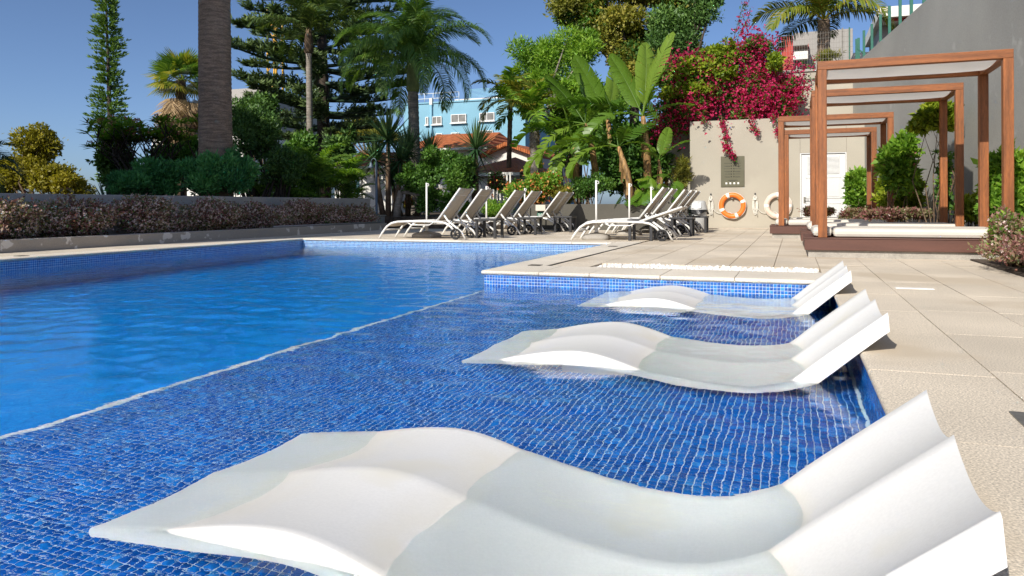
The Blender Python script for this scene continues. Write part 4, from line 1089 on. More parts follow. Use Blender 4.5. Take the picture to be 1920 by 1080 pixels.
BK = {}
BK['palm'] = surf('palm_bark', (.25, .175, .12), .9, .25, 5, .2, 30, .8, 26, stretch=(1, 1, 6))
BK['grey'] = surf('ringed_grey_bark', (.23, .20, .165), .85, .25, 5, .15, 30, .5, 30, stretch=(1, 1, 5))
BK['dark'] = surf('dark_bark', (.055, .040, .028), .9, .3, 5, .2, 30, .8, 25)
BK['brown'] = surf('brown_bark', (.13, .085, .05), .9, .3, 6, .2, 40, .6, 30)
BK['green'] = surf('green_stem', (.16, .19, .055), .6, .2, 6, .1, 40)
BK['banana'] = surf('banana_trunk', (.26, .15, .055), .7, .45, 9, .2, 40, .3, 30, stretch=(3, 3, .6))

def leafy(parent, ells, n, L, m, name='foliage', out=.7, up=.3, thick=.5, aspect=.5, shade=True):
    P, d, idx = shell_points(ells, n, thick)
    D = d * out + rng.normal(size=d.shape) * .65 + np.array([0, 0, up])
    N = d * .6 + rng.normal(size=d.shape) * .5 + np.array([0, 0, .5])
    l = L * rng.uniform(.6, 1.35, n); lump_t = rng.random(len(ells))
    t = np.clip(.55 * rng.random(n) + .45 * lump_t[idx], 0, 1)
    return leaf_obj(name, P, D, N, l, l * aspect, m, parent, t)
def blossoms(parent, ells, n, s, m, petals=4, name='flowers', clus=None, thick=.88, up=.2):
    """small flowers: a few petals each; gathered in clusters if asked"""
    if clus:
        c, d, _ = shell_points(ells, clus, thick); k = rng.integers(0, clus, n); sp = s * 3.2
        P = c[k] + rng.normal(size=(n, 3)) * sp; d = d[k]
    else: P, d, _ = shell_points(ells, n, thick)
    P = np.repeat(P, petals, 0); d = np.repeat(d, petals, 0)
    D = unit(rng.normal(size=P.shape)) + d * .5 + np.array([0, 0, up]); N = d + rng.normal(size=P.shape) * .4
    l = s * rng.uniform(.7, 1.3, len(P))
    o = leaf_obj(name, P, D, N, l, l * .75, m, parent, np.repeat(rng.random(n), petals), .1, .6); tag(o, kind='stuff')
    return o
def sprigs(t, E_, n, L, m, aspect, bark, seed, reach=(1.2, 1.9), up=.5, per=12):
    """shoots that stick out of the lumps so that the outline is ragged"""
    r = np.random.default_rng(seed + 900); b = MB(); P, D = [], []
    for k in range(n):
        e = np.array(E_[r.integers(0, len(E_))]); d = unit(r.normal(size=3) * np.array([1, 1, .6]) + np.array([0, 0, up])); q0 = e[:3] + d * e[3:6] * .5; ln = float(np.mean(e[3:6])) * r.uniform(*reach)
        pts = [q0 + d * ln * f + np.array([0, 0, -.15 * ln * f * f]) + r.normal(size=3) * .03 * ln for f in (0, .35, .7, 1)]
        b.tube([tuple(p) for p in pts], [L * .06, L * .05, L * .04, L * .02], 4, cap=False)
        for j in range(per):
            f = .2 + .8 * (j + .5) / per; i = min(int(f * 3), 2); p = np.array(pts[i]) * (1 - (f * 3 - i)) + np.array(pts[i + 1]) * (f * 3 - i)
            P.append(p); D.append(d * .6 + unit(r.normal(size=3)) * 1.0)
    tag(b.build('shoots', bark, t), kind='stuff'); P, D = np.array(P), np.array(D); l = L * r.uniform(.8, 1.35, len(P))
    o = leaf_obj('shoot_leaves', P, D, r.normal(size=P.shape) + np.array([0, 0, 1.0]), l, l * aspect, m, t); tag(o, kind='stuff')
def bush(name, lab, cat, u, v, Y, ru, rv, n, L, m, k=9, seed=1, base_v=None, group=None, flowers=None, depth=None, stem='brown', aspect=.5, up=.3, zbase=.12, size=(.34, .55), shoots=14):
    c, rad = blob(u, v, Y, ru, rv, depth)
    t = empty(name, (c[0], c[1], zbase)); tag(t, lab, cat, group)
    loc = c - np.array([c[0], c[1], zbase]); E_ = lumps(loc, rad * .72, k, size, 1.0, seed)
    o = leafy(t, E_, n, L, G[m], aspect=aspect, up=up); tag(o, kind='stuff')
    b = MB(); stems(b, (0, 0, -.05), [e[:3] for e in E_[:7]], max(.012, rad[0] * .03), seed); b.build('stem', BK[stem], t)
    if flowers: blossoms(t, E_, *flowers)
    if shoots: sprigs(t, E_, shoots, L, G[m], aspect, BK[stem], seed)
    return t

# ---- feather palms
def frond_mesh(name, Lr, e0, droop, n, ll, lw, hang, m, seed=0, twist=.0, bare=.12, bm_='green', vee=.35):
    """arching midrib with leaflets on both sides; local +X outwards, e0 = start elevation"""
    r = np.random.default_rng(seed); pts = []; x = z = 0; ang = e0; K = 14
    for k in range(K + 1):
        pts.append((x, 0.0, z)); x += Lr / K * math.cos(ang); z += Lr / K * math.sin(ang); ang -= droop / K * (.5 + 1.1 * k / K)
    pts = np.array(pts); s = np.linspace(0, 1, K + 1)
    tt = bare + (1 - bare) * (np.arange(n) + .5) / n; tt = np.concatenate([tt, tt]); side = np.concatenate([np.ones(n), -np.ones(n)])
    B = np.stack([np.interp(tt, s, pts[:, q]) for q in range(3)], 1); T = unit(np.stack([np.interp(np.minimum(tt + .03, 1), s, pts[:, q]) - np.interp(np.maximum(tt - .03, 0), s, pts[:, q]) for q in range(3)], 1))
    S = np.zeros_like(B); S[:, 1] = side; UP = np.cross(T, np.array([0, 1.0, 0])) * -1; UP = unit(np.where(UP[:, 2:3] < 0, -UP, UP))
    l = ll * np.sin(np.pi * np.clip(.16 + .80 * (tt - bare) / (1 - bare), 0, 1)) ** .75 * r.uniform(.85, 1.12, 2 * n)
    fw = .35 + .55 * tt; D1 = unit(S * 1.0 + T * fw[:, None] + UP * vee + r.normal(size=B.shape) * .10)
    D2 = unit(D1 + np.array([0, 0, -1.0]) * (hang * (.7 + .6 * r.random(2 * n)))[:, None])
    D3 = unit(D2 + np.array([0, 0, -1.0]) * (hang * 1.2))
    m1 = B + D1 * (l * .38)[:, None]; m2 = m1 + D2 * (l * .34)[:, None]; e = m2 + D3 * (l * .28)[:, None]
    Wv = unit(np.cross(D1, UP)); w = (lw * r.uniform(.8, 1.2, 2 * n))[:, None]
    V = np.stack([B - Wv * w * .35, B + Wv * w * .35, m1 + Wv * w * .5, m1 - Wv * w * .5, m2 + Wv * w * .42, m2 - Wv * w * .42, e + Wv * w * .06, e - Wv * w * .06], 1)
    q = np.array([(0, 1, 2, 3), (3, 2, 4, 5), (5, 4, 6, 7)]); Q = (np.arange(2 * n)[:, None, None] * 8 + q[None]).reshape(-1, 4)
    tint = np.repeat(np.clip(.5 + .28 * r.normal(size=2 * n), 0, 1), 3)
    rr = .018 * Lr / 2; n5 = 5; ringv = []
    for k in range(K + 1):
        w_ = rr * (1 - .8 * k / K)
        for h in range(n5): a_ = 2 * math.pi * h / n5; ringv.append(pts[k] + np.array([0, math.cos(a_) * w_, math.sin(a_) * w_]))
    o = V.reshape(-1, 3).shape[0]; RQ = np.array([(o + k * n5 + h, o + k * n5 + (h + 1) % n5, o + (k + 1) * n5 + (h + 1) % n5, o + (k + 1) * n5 + h) for k in range(K) for h in range(n5)])
    return np_mesh(name, np.concatenate([V.reshape(-1, 3), np.array(ringv)]), np.concatenate([Q, RQ]), m, np.concatenate([tint, np.full(len(RQ), .95)]))
def palm(name, lab, base, path, r0, r1, bark, variants, count, tilt, spin0=0.0, seed=0, cat='palm tree', sc=(.85, 1.1), skip=None, shaft=None, nring=0, rsc=1.0):
    t = empty(name, tuple(base)); tag(t, lab, cat); bs_ = Vector(base)
    P_ = [Vector(p) - bs_ for p in path]; n = len(P_)
    b = MB(); fine = []
    for k in range((n - 1) * 6 + 1):
        q = k / 6; i = min(int(q), n - 2); fine.append(P_[i].lerp(P_[i + 1], q - i))
    rad = [r0 + (r1 - r0) * k / (len(fine) - 1) for k in range(len(fine))]
    if nring:
        fine2 = []; rad2 = []
        for k in range(nring):
            q = k / (nring - 1) * (len(fine) - 1); i = min(int(q), len(fine) - 2); fine2.append(fine[i].lerp(fine[i + 1], q - i)); rad2.append((rad[i] * (1 - q + i) + rad[i + 1] * (q - i)) * (1.0 + rsc * ((.045 if k % 2 else -.03) + rnd.uniform(-.012, .012))))
        fine, rad = fine2, rad2
    b.tube(fine, rad, 20 if r0 > .2 else 12); b.build('trunk', BK[bark], t)
    top = P_[-1]
    if shaft:
        ln, rr, mm = shaft; MB().lathe([(r1 * 1.0, -.02), (rr, .05), (rr * .95, ln * .5), (rr * .5, ln), (.01, ln * 1.05)], 14, tuple(top)).build('crown_shaft', BK[mm], t); top = top + Vector((0, 0, ln * .72))
    r = random.Random(seed)
    for k in range(count):
        me = variants[k % len(variants)]; az = spin0 + k * 2.39996 + r.uniform(-.15, .15); el = tilt[0] + (tilt[1] - tilt[0]) * (k + .5) / count + r.uniform(-.08, .08)
        if skip and skip(az, el): continue
        o = link('frond', me, t); s = r.uniform(*sc); o.scale = (s, s, s)
        o.matrix_local = Matrix.Translation(top) @ Matrix.Rotation(az, 4, 'Z') @ Matrix.Rotation(-el, 4, 'Y') @ Matrix.Rotation(r.uniform(-.3, .3), 4, 'X') @ Matrix.Diagonal((s, s, s, 1))
    return t
# ---- stiff blades (yucca, agave, dracaena)
def rosette(n, L, W, m, lo=-35, hi=85, curve=.25, seed=0, name='leaf_rosette'):
    r = np.random.default_rng(seed); K = 4; V = []; Q = []; T = []
    for k in range(n):
        az = k * 2.39996 + r.uniform(-.2, .2); el = R(lo + (hi - lo) * ((k + .5) / n) ** .8 + r.uniform(-7, 7)); l = L * r.uniform(.8, 1.1)
        p = np.zeros(3); d = np.array([math.cos(az) * math.cos(el), math.sin(az) * math.cos(el), math.sin(el)]); s = np.array([-math.sin(az), math.cos(az), 0]); o = len(V)
        for j in range(K + 1):
            w = W * (1 - (j / K) ** 2.2) * (.6 + .4 * min(1, j / 1.5)) + .002; nn = np.cross(s, d)
            V += [p - s * w / 2 + nn * w * .2, p, p + s * w / 2 + nn * w * .2]
            p = p + d * l / K; d = unit(d + np.array([0, 0, -curve / K * (1.2 - abs(math.sin(el)))]))
        for j in range(K):
            a_ = o + j * 3; Q += [(a_, a_ + 1, a_ + 4, a_ + 3), (a_ + 1, a_ + 2, a_ + 5, a_ + 4)]; T += [float(np.clip((k / n) * .7 + .3 * r.random(), 0, 1))] * 2
    return np_mesh(name, np.array(V), np.array(Q), m, T)
# ---- banana leaf
def banana_leaf(Lb, W, droop, seed, m, torn=.5):
    r = random.Random(seed); K = 22; pts = []; x = z = 0.0; ang = 0.0
    for k in range(K + 1):
        pts.append((x, z)); x += Lb / K * math.cos(ang); z += Lb / K * math.sin(ang); ang -= droop / K * (.4 + 1.2 * k / K)
    V = []; Q = []; T = []
    for sd in (1, -1):
        for k in range(3, K):
            a0, a1 = pts[k], pts[k + 1]
            def half(t_): return W * max(0, math.sin(math.pi * min(1, max(0, (t_ - 2.4 / K)) / (1 - 2.4 / K)) ** .8)) ** .42
            w0, w1 = half(k / K), half((k + 1) / K); lean = .10 * Lb; o = len(V); g0 = r.uniform(0, .55) ** 2 * torn * Lb / K; 
            dz = r.uniform(-.22, .12) * W * torn
            for q in range(4):
                f = q / 3; zz = .28 * W * f - .42 * W * f * f + dz * f
                V += [(a0[0] + lean * f * .8 + g0 * f, sd * w0 * f, a0[1] + zz * (w0 / W + .05)), (a1[0] + lean * f * .8 - g0 * f, sd * w1 * f, a1[1] + zz * (w1 / W + .05))]
            for q in range(3):
                a_ = o + q * 2; Q.append((a_, a_ + 1, a_ + 3, a_ + 2) if sd > 0 else (a_, a_ + 2, a_ + 3, a_ + 1)); T.append(.5)
    V = [tuple(p) for p in V]; o = len(V); n5 = 5
    for k in range(K + 1):
        rr = .016 * (1 - .85 * k / K) * Lb
        for h in range(n5): a_ = 2 * math.pi * h / n5; V.append((pts[k][0], math.cos(a_) * rr * .8, pts[k][1] - rr * .2 + math.sin(a_) * rr * .8))
    Q += [(o + k * n5 + h, o + k * n5 + (h + 1) % n5, o + (k + 1) * n5 + (h + 1) % n5, o + (k + 1) * n5 + h) for k in range(K) for h in range(n5)]; T += [1.0] * (K * n5)
    me = np_mesh('leaf', np.array(V), np.array(Q), m, T, smooth=True); return me

# ================================================================== planting: hedge and left garden
# hedge of flowering bushes between kerb and garden wall
hy = [5.1, 6.35, 7.65, 8.95, 10.2, 11.45, 12.65, 13.75, 14.75]
hl = ['nearest the left edge of the picture', 'second from the left picture edge', 'third from the left picture edge', 'just right of the gap showing the wall', 'fifth from the left picture edge', 'sixth from the left, below the thick palm trunk', 'seventh from the left picture edge', 'eighth from the left, next to last', 'at the far end beside the lamp post']
for k, y in enumerate(hy):
    hgt = [.56, .53, .55, .52, .50, .46, .49, .47, .42][k]; t = empty('flowering_bush', (-9.48, y, .11)); tag(t, 'pink flowering hedge bush with bronze leaves, ' + hl[k], 'bush', 'flowering hedge bushes along the left wall')
    E_ = lumps((0, 0, hgt * .52), (.36, .66, hgt * .46), 16, (.42, .62), 1.0, 40 + k)
    o = leafy(t, E_, 8500, .044, G['reddish'], aspect=.55); tag(o, kind='stuff')
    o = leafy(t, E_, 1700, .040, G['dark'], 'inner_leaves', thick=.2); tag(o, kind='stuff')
    blossoms(t, E_, 3400, .023, G['pinkish'], 4)
    sprigs(t, E_, 26, .045, G['reddish'], .5, BK['dark'], 60 + k, (1.0, 1.6), .7, 12)
    b = MB(); stems(b, (0, 0, 0), [e[:3] for e in E_[:8]], .014, k); b.build('stem', BK['dark'], t)
# thick palm trunk whose crown is above the picture
fv = [frond_mesh('frond', 3.0, .5, 1.5, 46, .75, .045, .35, G['palm_d'], 60 + k) for k in range(2)]
p = on_y(404, 330, 12)
palm('date_palm', 'thick brown palm trunk rising out of the picture behind the hedge', (p.x, 12, .2), [(p.x + .03, 12, .2), (p.x, 12, 2.6), (p.x - .01, 12, 5.4), (p.x - .02, 12, 7.2)], .335, .285, 'palm', fv, 26, (1.2, -.15), seed=3, nring=190, rsc=.35)
# conical juniper-like shrubs
for k, (u, v, ru, rv, Y, lab) in enumerate([(300, 336, 66, 50, 11.6, 'dark green feathery shrub behind the left hedge, below the frangipani'), (385, 334, 58, 54, 11.3, 'dark green feathery shrub at the foot of the thick palm'), (440, 328, 44, 58, 11.9, 'green feathery shrub right of the thick palm trunk'), (245, 348, 54, 30, 11.0, 'low dark green shrub left of the thick palm, over the wall')]):
    bush('feathery_shrub', lab, 'shrub', u, v, Y, ru, rv, 9500, .09, 'cypress', 20, 70 + k, aspect=.28, up=1.1, zbase=.3, size=(.26, .46), shoots=40)
# frangipani with rusty flowers
c, rad = blob(285, 275, 12.8, 105, 62, 1.0); t = empty('frangipani', (c[0], c[1], .3)); tag(t, 'dark leaved frangipani with rusty flower heads left of the thick palm', 'shrub')
b = MB(); rf = random.Random(21); tips = []
def fork(p, d, l, r_, lev):
    q = p + d * l; b.tube([p, p.lerp(q, .5) + Vector((rf.uniform(-1, 1), rf.uniform(-1, 1), 0)) * l * .06, q], [r_, r_ * .9, r_ * .8], 6)
    if lev == 0: tips.append((q, d)); return
    for k in range(rf.choice((2, 3, 3))):
        a_ = rf.uniform(0, 6.28); nd_ = (d * .75 + Vector((math.cos(a_) * .8, math.sin(a_) * .6, .28))).normalized(); fork(q, nd_, l * rf.uniform(.62, .85), r_ * .75, lev - 1)
for k in range(8): fork(Vector((rf.uniform(-1.15, 1.0), rf.uniform(-.3, .3), 0)), Vector((rf.uniform(-.5, .5), rf.uniform(-.3, .3), 1)).normalized(), .84, .024, 3)
b.build('branch', BK['dark'], t)
PP, DD = [], []
for q, d in tips:
    for k in range(14):
        a_ = k * 2.4; PP.append(tuple(q - d * rf.uniform(0, .06))); DD.append((math.cos(a_) * 1.0 + d.x * .5, math.sin(a_) + d.y * .5, rf.uniform(-.35, .45) + d.z * .3))
PP, DD = np.array(PP), np.array(DD); o = leaf_obj('foliage', PP, DD, np.tile([0, 0, 1.0], (len(PP), 1)), rng.uniform(.18, .30, len(PP)), rng.uniform(.05, .075, len(PP)), G['bright'], t); tag(o, kind='stuff')
fe = [list(q + Vector((0, 0, .06))) + [.06, .06, .045] for q, d in tips[::2]]; blossoms(t, fe, 1100, .04, G['rust_f'], 3)
# agave-like clump
p = on_y(208, 352, 10.9); t = empty('agave', (p.x, 10.9, .3)); tag(t, 'spiky grey green agave over the wall left of the shrubs', 'agave'); link('leaf_rosette', rosette(46, .78, .06, G['agave'], 5, 86, .35, 5), t, (0, 0, .1))
MB().tube([(0, 0, -.1), (0, 0, .14)], .06, 8).build('stem', BK['brown'], t)
# palm fronds reaching in from the left picture edge
p = on_y(-60, 300, 9.2); fv = [frond_mesh('frond', 1.25, .5, 2.0, 34, .42, .028, .5, G['palm_d'], 80 + k) for k in range(2)]
palm('small_palm', 'dark palm with drooping fronds cut by the left picture edge', (p.x, 9.2, .2), [(p.x, 9.2, .2), (p.x - .02, 9.2, 1.15)], .09, .07, 'brown', fv, 15, (1.1, -.3), seed=8)
# yellow-green tree far left
c, rad = blob(75, 315, 19, 78, 56, 1.3); t = empty('yellow_green_tree', (c[0], c[1], .2)); tag(t, 'sunlit yellow green tree at the far left above the wall', 'tree')
E_ = []
for u, v, ru, rv in [(70, 285, 34, 34), (62, 318, 40, 30), (100, 335, 36, 26), (25, 330, 30, 26), (140, 345, 28, 20), (75, 262, 22, 18), (10, 350, 28, 20)]:
    q, r_ = blob(u, v, 19, ru, rv); E_ += lumps(q - np.array([c[0], c[1], .2]), r_ * 1.0, 7, (.45, .7), 1, int(u))
o = leafy(t, E_, 22000, .13, G['yellow'], 'crown'); tag(o, kind='stuff'); sprigs(t, E_, 60, .13, G['yellow'], .5, BK['brown'], 5, (.9, 1.6), .5, 12); b = MB(); stems(b, (0, 0, -.2), [e[:3] for e in E_[::4]], .06, 4); b.build('trunk', BK['brown'], t)
# slender columnar pine
Y = 34.0; tp, s_ = px(199, -38, Y); bt = on_y(212, 360, Y); t = empty('column_pine', (bt.x, Y, 0)); tag(t, 'tall narrow green column pine standing alone against the sky', 'conifer')
Hh = tp.z; lean = tp.x - bt.x; MB().tube([(lean * k / 8, 0, Hh * k / 8) for k in range(9)], [.22 - .024 * k for k in range(9)], 8).build('trunk', BK['dark'], t)
PP, DD, TT = [], [], []
wd = [(-38, 9), (0, 20), (50, 30), (90, 36), (112, 36), (122, 20), (132, 30), (150, 26), (180, 34), (215, 42), (260, 36), (330, 36), (380, 30)]
nw = 66
for k in range(nw):
    v = -34 + 380 * k / nw; hw = np.interp(v, [a_[0] for a_ in wd], [a_[1] for a_ in wd]) * s_ * .92; z = on_y(205, v, Y).z; cx = lean * z / Hh
    nb = 8
    for j in range(nb):
        az = rnd.uniform(0, 6.283); ln = hw * rnd.uniform(.6, 1.12)
        if rnd.random() < .12: ln *= .4
        for q in range(24):
            f = .22 + .78 * rnd.random(); pz = z + ln * (-.10 * f + .16 * f * f) + rnd.uniform(-.05, .05)
            PP.append((cx + math.cos(az) * ln * f, math.sin(az) * ln * f, pz)); DD.append((math.cos(az) * .8 + rnd.uniform(-.6, .6), math.sin(az) * .8 + rnd.uniform(-.6, .6), rnd.uniform(.1, .9))); TT.append(min(1, max(0, .25 + .5 * rnd.random() + .3 * (f - .5))))
PP, DD = np.array(PP), np.array(DD); o = leaf_obj('crown', PP, DD, rng.normal(size=PP.shape), rng.uniform(.16, .32, len(PP)), rng.uniform(.055, .10, len(PP)), G['conifer_l'], t, TT); tag(o, kind='stuff')
# fan palm with a skirt of dead leaves
def fan_leaf(Rf, n, spread, m, pet, seed=0, droop=.5):
    r = random.Random(seed); V = []; Q = []; T = []
    for k in range(n):
        a_ = -spread / 2 + spread * (k + .5) / n; l = Rf * (1 - .18 * abs(a_) / (spread / 2)) * r.uniform(.92, 1.06); da = spread / n * .52
        def pt(rr, aa, dz): return (pet + rr * math.cos(aa), rr * math.sin(aa), dz)
        o = len(V); z1 = -.06 * Rf; z2 = -droop * Rf * .35 * r.uniform(.6, 1.3)
        V += [pt(.04 * Rf, a_, 0), pt(.04 * Rf, a_, 0), pt(.55 * l, a_ - da, z1), pt(.55 * l, a_ + da, z1), pt(.80 * l, a_ - da * .5, z1 * 2 + z2 * .3), pt(.80 * l, a_ + da * .5, z1 * 2 + z2 * .3), pt(l, a_ - .003, z1 + z2), pt(l, a_ + .003, z1 + z2)]
        Q += [(o, o + 1, o + 3, o + 2), (o + 2, o + 3, o + 5, o + 4), (o + 4, o + 5, o + 7, o + 6)]; T += [r.random()] * 3
    o = len(V); V += [(0, -.02, 0), (0, .02, 0), (pet, .012, 0), (pet, -.012, 0), (0, 0, -.03), (pet, 0, -.02)]; Q += [(o, o + 1, o + 2, o + 3), (o, o + 3, o + 5, o + 4), (o + 1, o + 4, o + 5, o + 2)]; T += [.9] * 3
    return np_mesh('frond', np.array(V), np.array(Q), m, T)
Y = 27.0; c = on_y(340, 152, Y); t = empty('fan_palm', (c.x, Y, 0)); tag(t, 'fan palm with a skirt of dry hanging leaves left of the thick trunk', 'palm tree')
MB().tube([(0, 0, 0), (0, 0, c.z)], [.26, .22], 12).build('trunk', BK['brown'], t)
fl = [fan_leaf(.9, 26, 3.9, G['palm_y' if k == 2 else 'palm'], .75, k) for k in range(3)]
for k in range(34):
    el = 1.35 - 1.75 * (k + .5) / 34 + rnd.uniform(-.1, .1); az = k * 2.4
    o = link('frond', fl[k % 3 if k < 28 else 2], t); o.matrix_local = Matrix.Translation((0, 0, c.z)) @ Matrix.Rotation(az, 4, 'Z') @ Matrix.Rotation(-el, 4, 'Y') @ Matrix.Rotation(rnd.uniform(-.5, .5), 4, 'X')
dl = [fan_leaf(1.05, 18, 1.9, G['dead'], .8, 20 + k, 1.4) for k in range(3)]
for k in range(84):
    el = -.75 - .8 * rnd.random(); az = k * 2.4; zz = c.z - .15 - 1.5 * (k / 84) ** 1.2
    o = link('dead_frond', dl[k % 3], t); o.matrix_local = Matrix.Translation((0, 0, zz)) @ Matrix.Rotation(az, 4, 'Z') @ Matrix.Rotation(-el, 4, 'Y') @ Matrix.Rotation(rnd.uniform(-.8, .8), 4, 'X') @ Matrix.Diagonal((.95, 1.1, .95, 1))
# dark twiggy thicket right of the thick palm
for k, (u, v, ru, rv, Y, n, lab) in enumerate([(478, 250, 62, 88, 15.5, 12000, 'dark twiggy evergreen right of the thick palm trunk'), (520, 315, 52, 48, 14.6, 7000, 'dark bush below the twiggy evergreen, over the wall')]):
    c, rad = blob(u, v, Y, ru, rv, 1.0); t = empty('dark_evergreen', (c[0], c[1], .25)); tag(t, lab, 'tree')
    E_ = lumps(c - np.array([c[0], c[1], .25]), rad * .8, 16, (.24, .42), 1.0, 90 + k); o = leafy(t, E_, n, .085, G['dark'], 'crown', aspect=.45); tag(o, kind='stuff')
    b = MB(); stems(b, (0, 0, -.2), [e[:3] for e in E_], .05, 6 + k, .22); b.build('trunk', BK['dark'], t)

for k, (u, v, ru, rv, Y, m_, lab) in enumerate([(330, 300, 70, 60, 14.6, 'mid', 'leafy green shrub behind the frangipani, in front of the pale house'), (560, 300, 70, 62, 17.6, 'mid', 'mid green thicket behind the areca palms'), (640, 275, 50, 40, 20.5, 'dark', 'dark bush at the foot of the tiered conifer'), (225, 320, 46, 50, 13.8, 'dark', 'dark leafy shrub at the left end of the garden thicket'), (490, 205, 50, 40, 17.5, 'dark', 'dark crown of twigs left of the slender palm')]):
    bush('garden_shrub', lab, 'shrub', u, v, Y, ru, rv, 6500, .12, m_, 14, 300 + k, zbase=.25, depth=.6, shoots=24, size=(.28, .5))

# ---- broad conifer with tiers of up-turned branches
def tier_branch(L, seed, m):
    """bough: a bare rod bending up at the end, finger-like shoots standing on it"""
    r = np.random.default_rng(seed); K = 10; rod = [(L * k / K, .04 * L * math.sin(k * .9 + seed), L * (-.05 * (k / K) + .13 * (k / K) ** 2.2)) for k in range(K + 1)]
    P, D, N, Ln, W, T = [], [], [], [], [], []
    ns = int(30 * L)
    for k in range(ns):
        f = .30 + .70 * r.random() ** .8; i = min(int(f * K), K - 1); q = f * K - i; b0 = np.array(rod[i]) * (1 - q) + np.array(rod[i + 1]) * q
        sd = r.choice((-1, 1)); ln = L * r.uniform(.10, .21) * (1.15 - .5 * f); d = unit(np.array([.55, sd * r.uniform(.15, 1.0), r.uniform(.35, 1.0)]))
        for j in range(16):
            t = (j + .5) / 16; bp = b0 + d * ln * t + np.array([0, 0, .25 * ln * t * t]); a = r.uniform(0, 6.28)
            s = unit(np.cross(d, np.array([0.1, .2, 1]))); s2 = np.cross(d, s); o = s * math.cos(a) + s2 * math.sin(a)
            P.append(bp); D.append(d * .75 + o * .65); N.append(r.normal(size=3)); Ln.append(.085 * L ** .5 * r.uniform(.8, 1.2)); W.append(.024 * L ** .5); T.append(np.clip(.2 + .5 * t + .3 * r.random(), 0, 1))
    V, Q = leaf_arrays(np.array(P), np.array(D), np.array(N), Ln, W)
    b = MB(); b.tube(rod, [.030 * L ** .7 * (1 - .8 * k / K) + .004 for k in range(K + 1)], 6, cap=False); o = len(V)
    RQ = np.array(b.f) + o
    return np_mesh('bough', np.concatenate([V, np.array([tuple(p) for p in b.v])]), np.concatenate([Q, RQ]), m, np.concatenate([T, np.zeros(len(RQ))]))
Y = 22.5; ba = on_y(608, 300, Y); tpz = on_y(600, -110, Y).z; t = empty('tiered_conifer', (ba.x, Y, 0)); tag(t, 'large dark conifer with tiers of level boughs left of the feathery palm', 'conifer')
MB().tube([(0, 0, 0), (-.04, 0, tpz * .5), (-.16, 0, tpz)], [.27, .20, .06], 12).build('trunk', BK['dark'], t)
bv = [tier_branch(1.0, 100 + k, G['conifer']) for k in range(5)]
tiers = [(262, 105, 1.9), (238, 120, 2.3), (214, 150, 2.7), (186, 160, 2.7), (160, 155, 2.6), (128, 172, 2.7), (96, 160, 2.6), (62, 165, 2.6), (30, 160, 2.5), (-5, 140, 2.2), (-40, 115, 1.8), (-70, 80, 1.3)]
for k, (v, reach, ln) in enumerate(tiers):
    z = on_y(605, v, Y).z; p_, s_ = px(605, v, Y); nb = 7
    for j in range(nb):
        az = k * .83 + j * 2 * math.pi / nb + rnd.uniform(-.2, .2); l = reach * s_ * rnd.uniform(.82, 1.08)
        o = link('bough', bv[(k + j * 2) % 5], t); o.matrix_local = Matrix.Translation((-.1 * z / tpz, 0, z + rnd.uniform(-.12, .12))) @ Matrix.Rotation(az, 4, 'Z') @ Matrix.Rotation(rnd.uniform(-.06, .10), 4, 'Y') @ Matrix.Diagonal((l, l * .95, l * .8, 1))
# slender palm before the conifer
Y = 18.6; p = on_y(583, 275, Y); q = on_y(580, 100, Y)
fv = [frond_mesh('frond', 2.1, .45, 1.55, 44, .62, .040, .55, G['palm_d'], 110 + k) for k in range(3)]
palm('slender_palm', 'slender ringed palm with dark arching fronds in front of the conifer', (p.x, Y, .2), [(p.x, Y, .2), (p.x - .02, Y, 1.8), (q.x, Y, q.z)], .105, .085, 'grey', fv, 15, (1.25, -.12), .4, 12, nring=60, shaft=(.75, .14, 'brown'))
# feathery queen palm
Y = 19.2; p = on_y(778, 262, Y); q = on_y(775, 172, Y)
fv = [frond_mesh('frond', 2.75, .55, 2.3, 120, .70, .019, 1.05, G['palm'], 120 + k, vee=.5) for k in range(4)]
palm('queen_palm', 'feathery green palm with long drooping fronds in the middle of the garden', (p.x, Y, .2), [(p.x + .03, Y, .2), (p.x, Y, 2.0), (q.x, Y, q.z)], .16, .15, 'grey', fv, 34, (1.45, -.35), 1.0, 14, nring=50, shaft=(1.05, .19, 'green'))
# areca palms over the wall
fv = [frond_mesh('frond', 1.25, .9, 1.6, 32, .40, .030, .45, G['bright'], 130 + k) for k in range(2)] + [frond_mesh('frond', 1.2, .9, 1.5, 32, .40, .030, .4, G['palm'], 133 + k) for k in range(2)]
for k, (u, v, Y, n, lab) in enumerate([(545, 340, 16.4, 18, 'areca palm clump farthest left behind the hedge wall'), (600, 322, 17.0, 22, 'tallest areca palm clump in the middle of the three'), (650, 318, 17.8, 18, 'areca palm clump in front of the white house with the teal window'), (512, 352, 15.8, 10, 'small young areca palm close above the hedge wall')]):
    p = on_y(u, v, Y); t = empty('areca_palm', (p.x, Y, .25)); tag(t, lab, 'palm', 'areca palms behind the hedge wall')
    for j in range(n):
        h = rnd.uniform(.0, .9) * (p.z - .1); dx, dy = rnd.uniform(-.32, .32), rnd.uniform(-.3, .3); az = j * 2.4
        if j % 3 == 0: MB().tube([(dx * .4, dy * .4, 0), (dx, dy, max(.15, h))], [.028, .020], 6).build('cane', BK['green'], t)
        o = link('frond', fv[j % 4], t); s = rnd.uniform(.8, 1.15); o.matrix_local = Matrix.Translation((dx, dy, max(.15, h))) @ Matrix.Rotation(az, 4, 'Z') @ Matrix.Rotation(-rnd.uniform(-.15, .45), 4, 'Y') @ Matrix.Diagonal((s, s, s, 1))
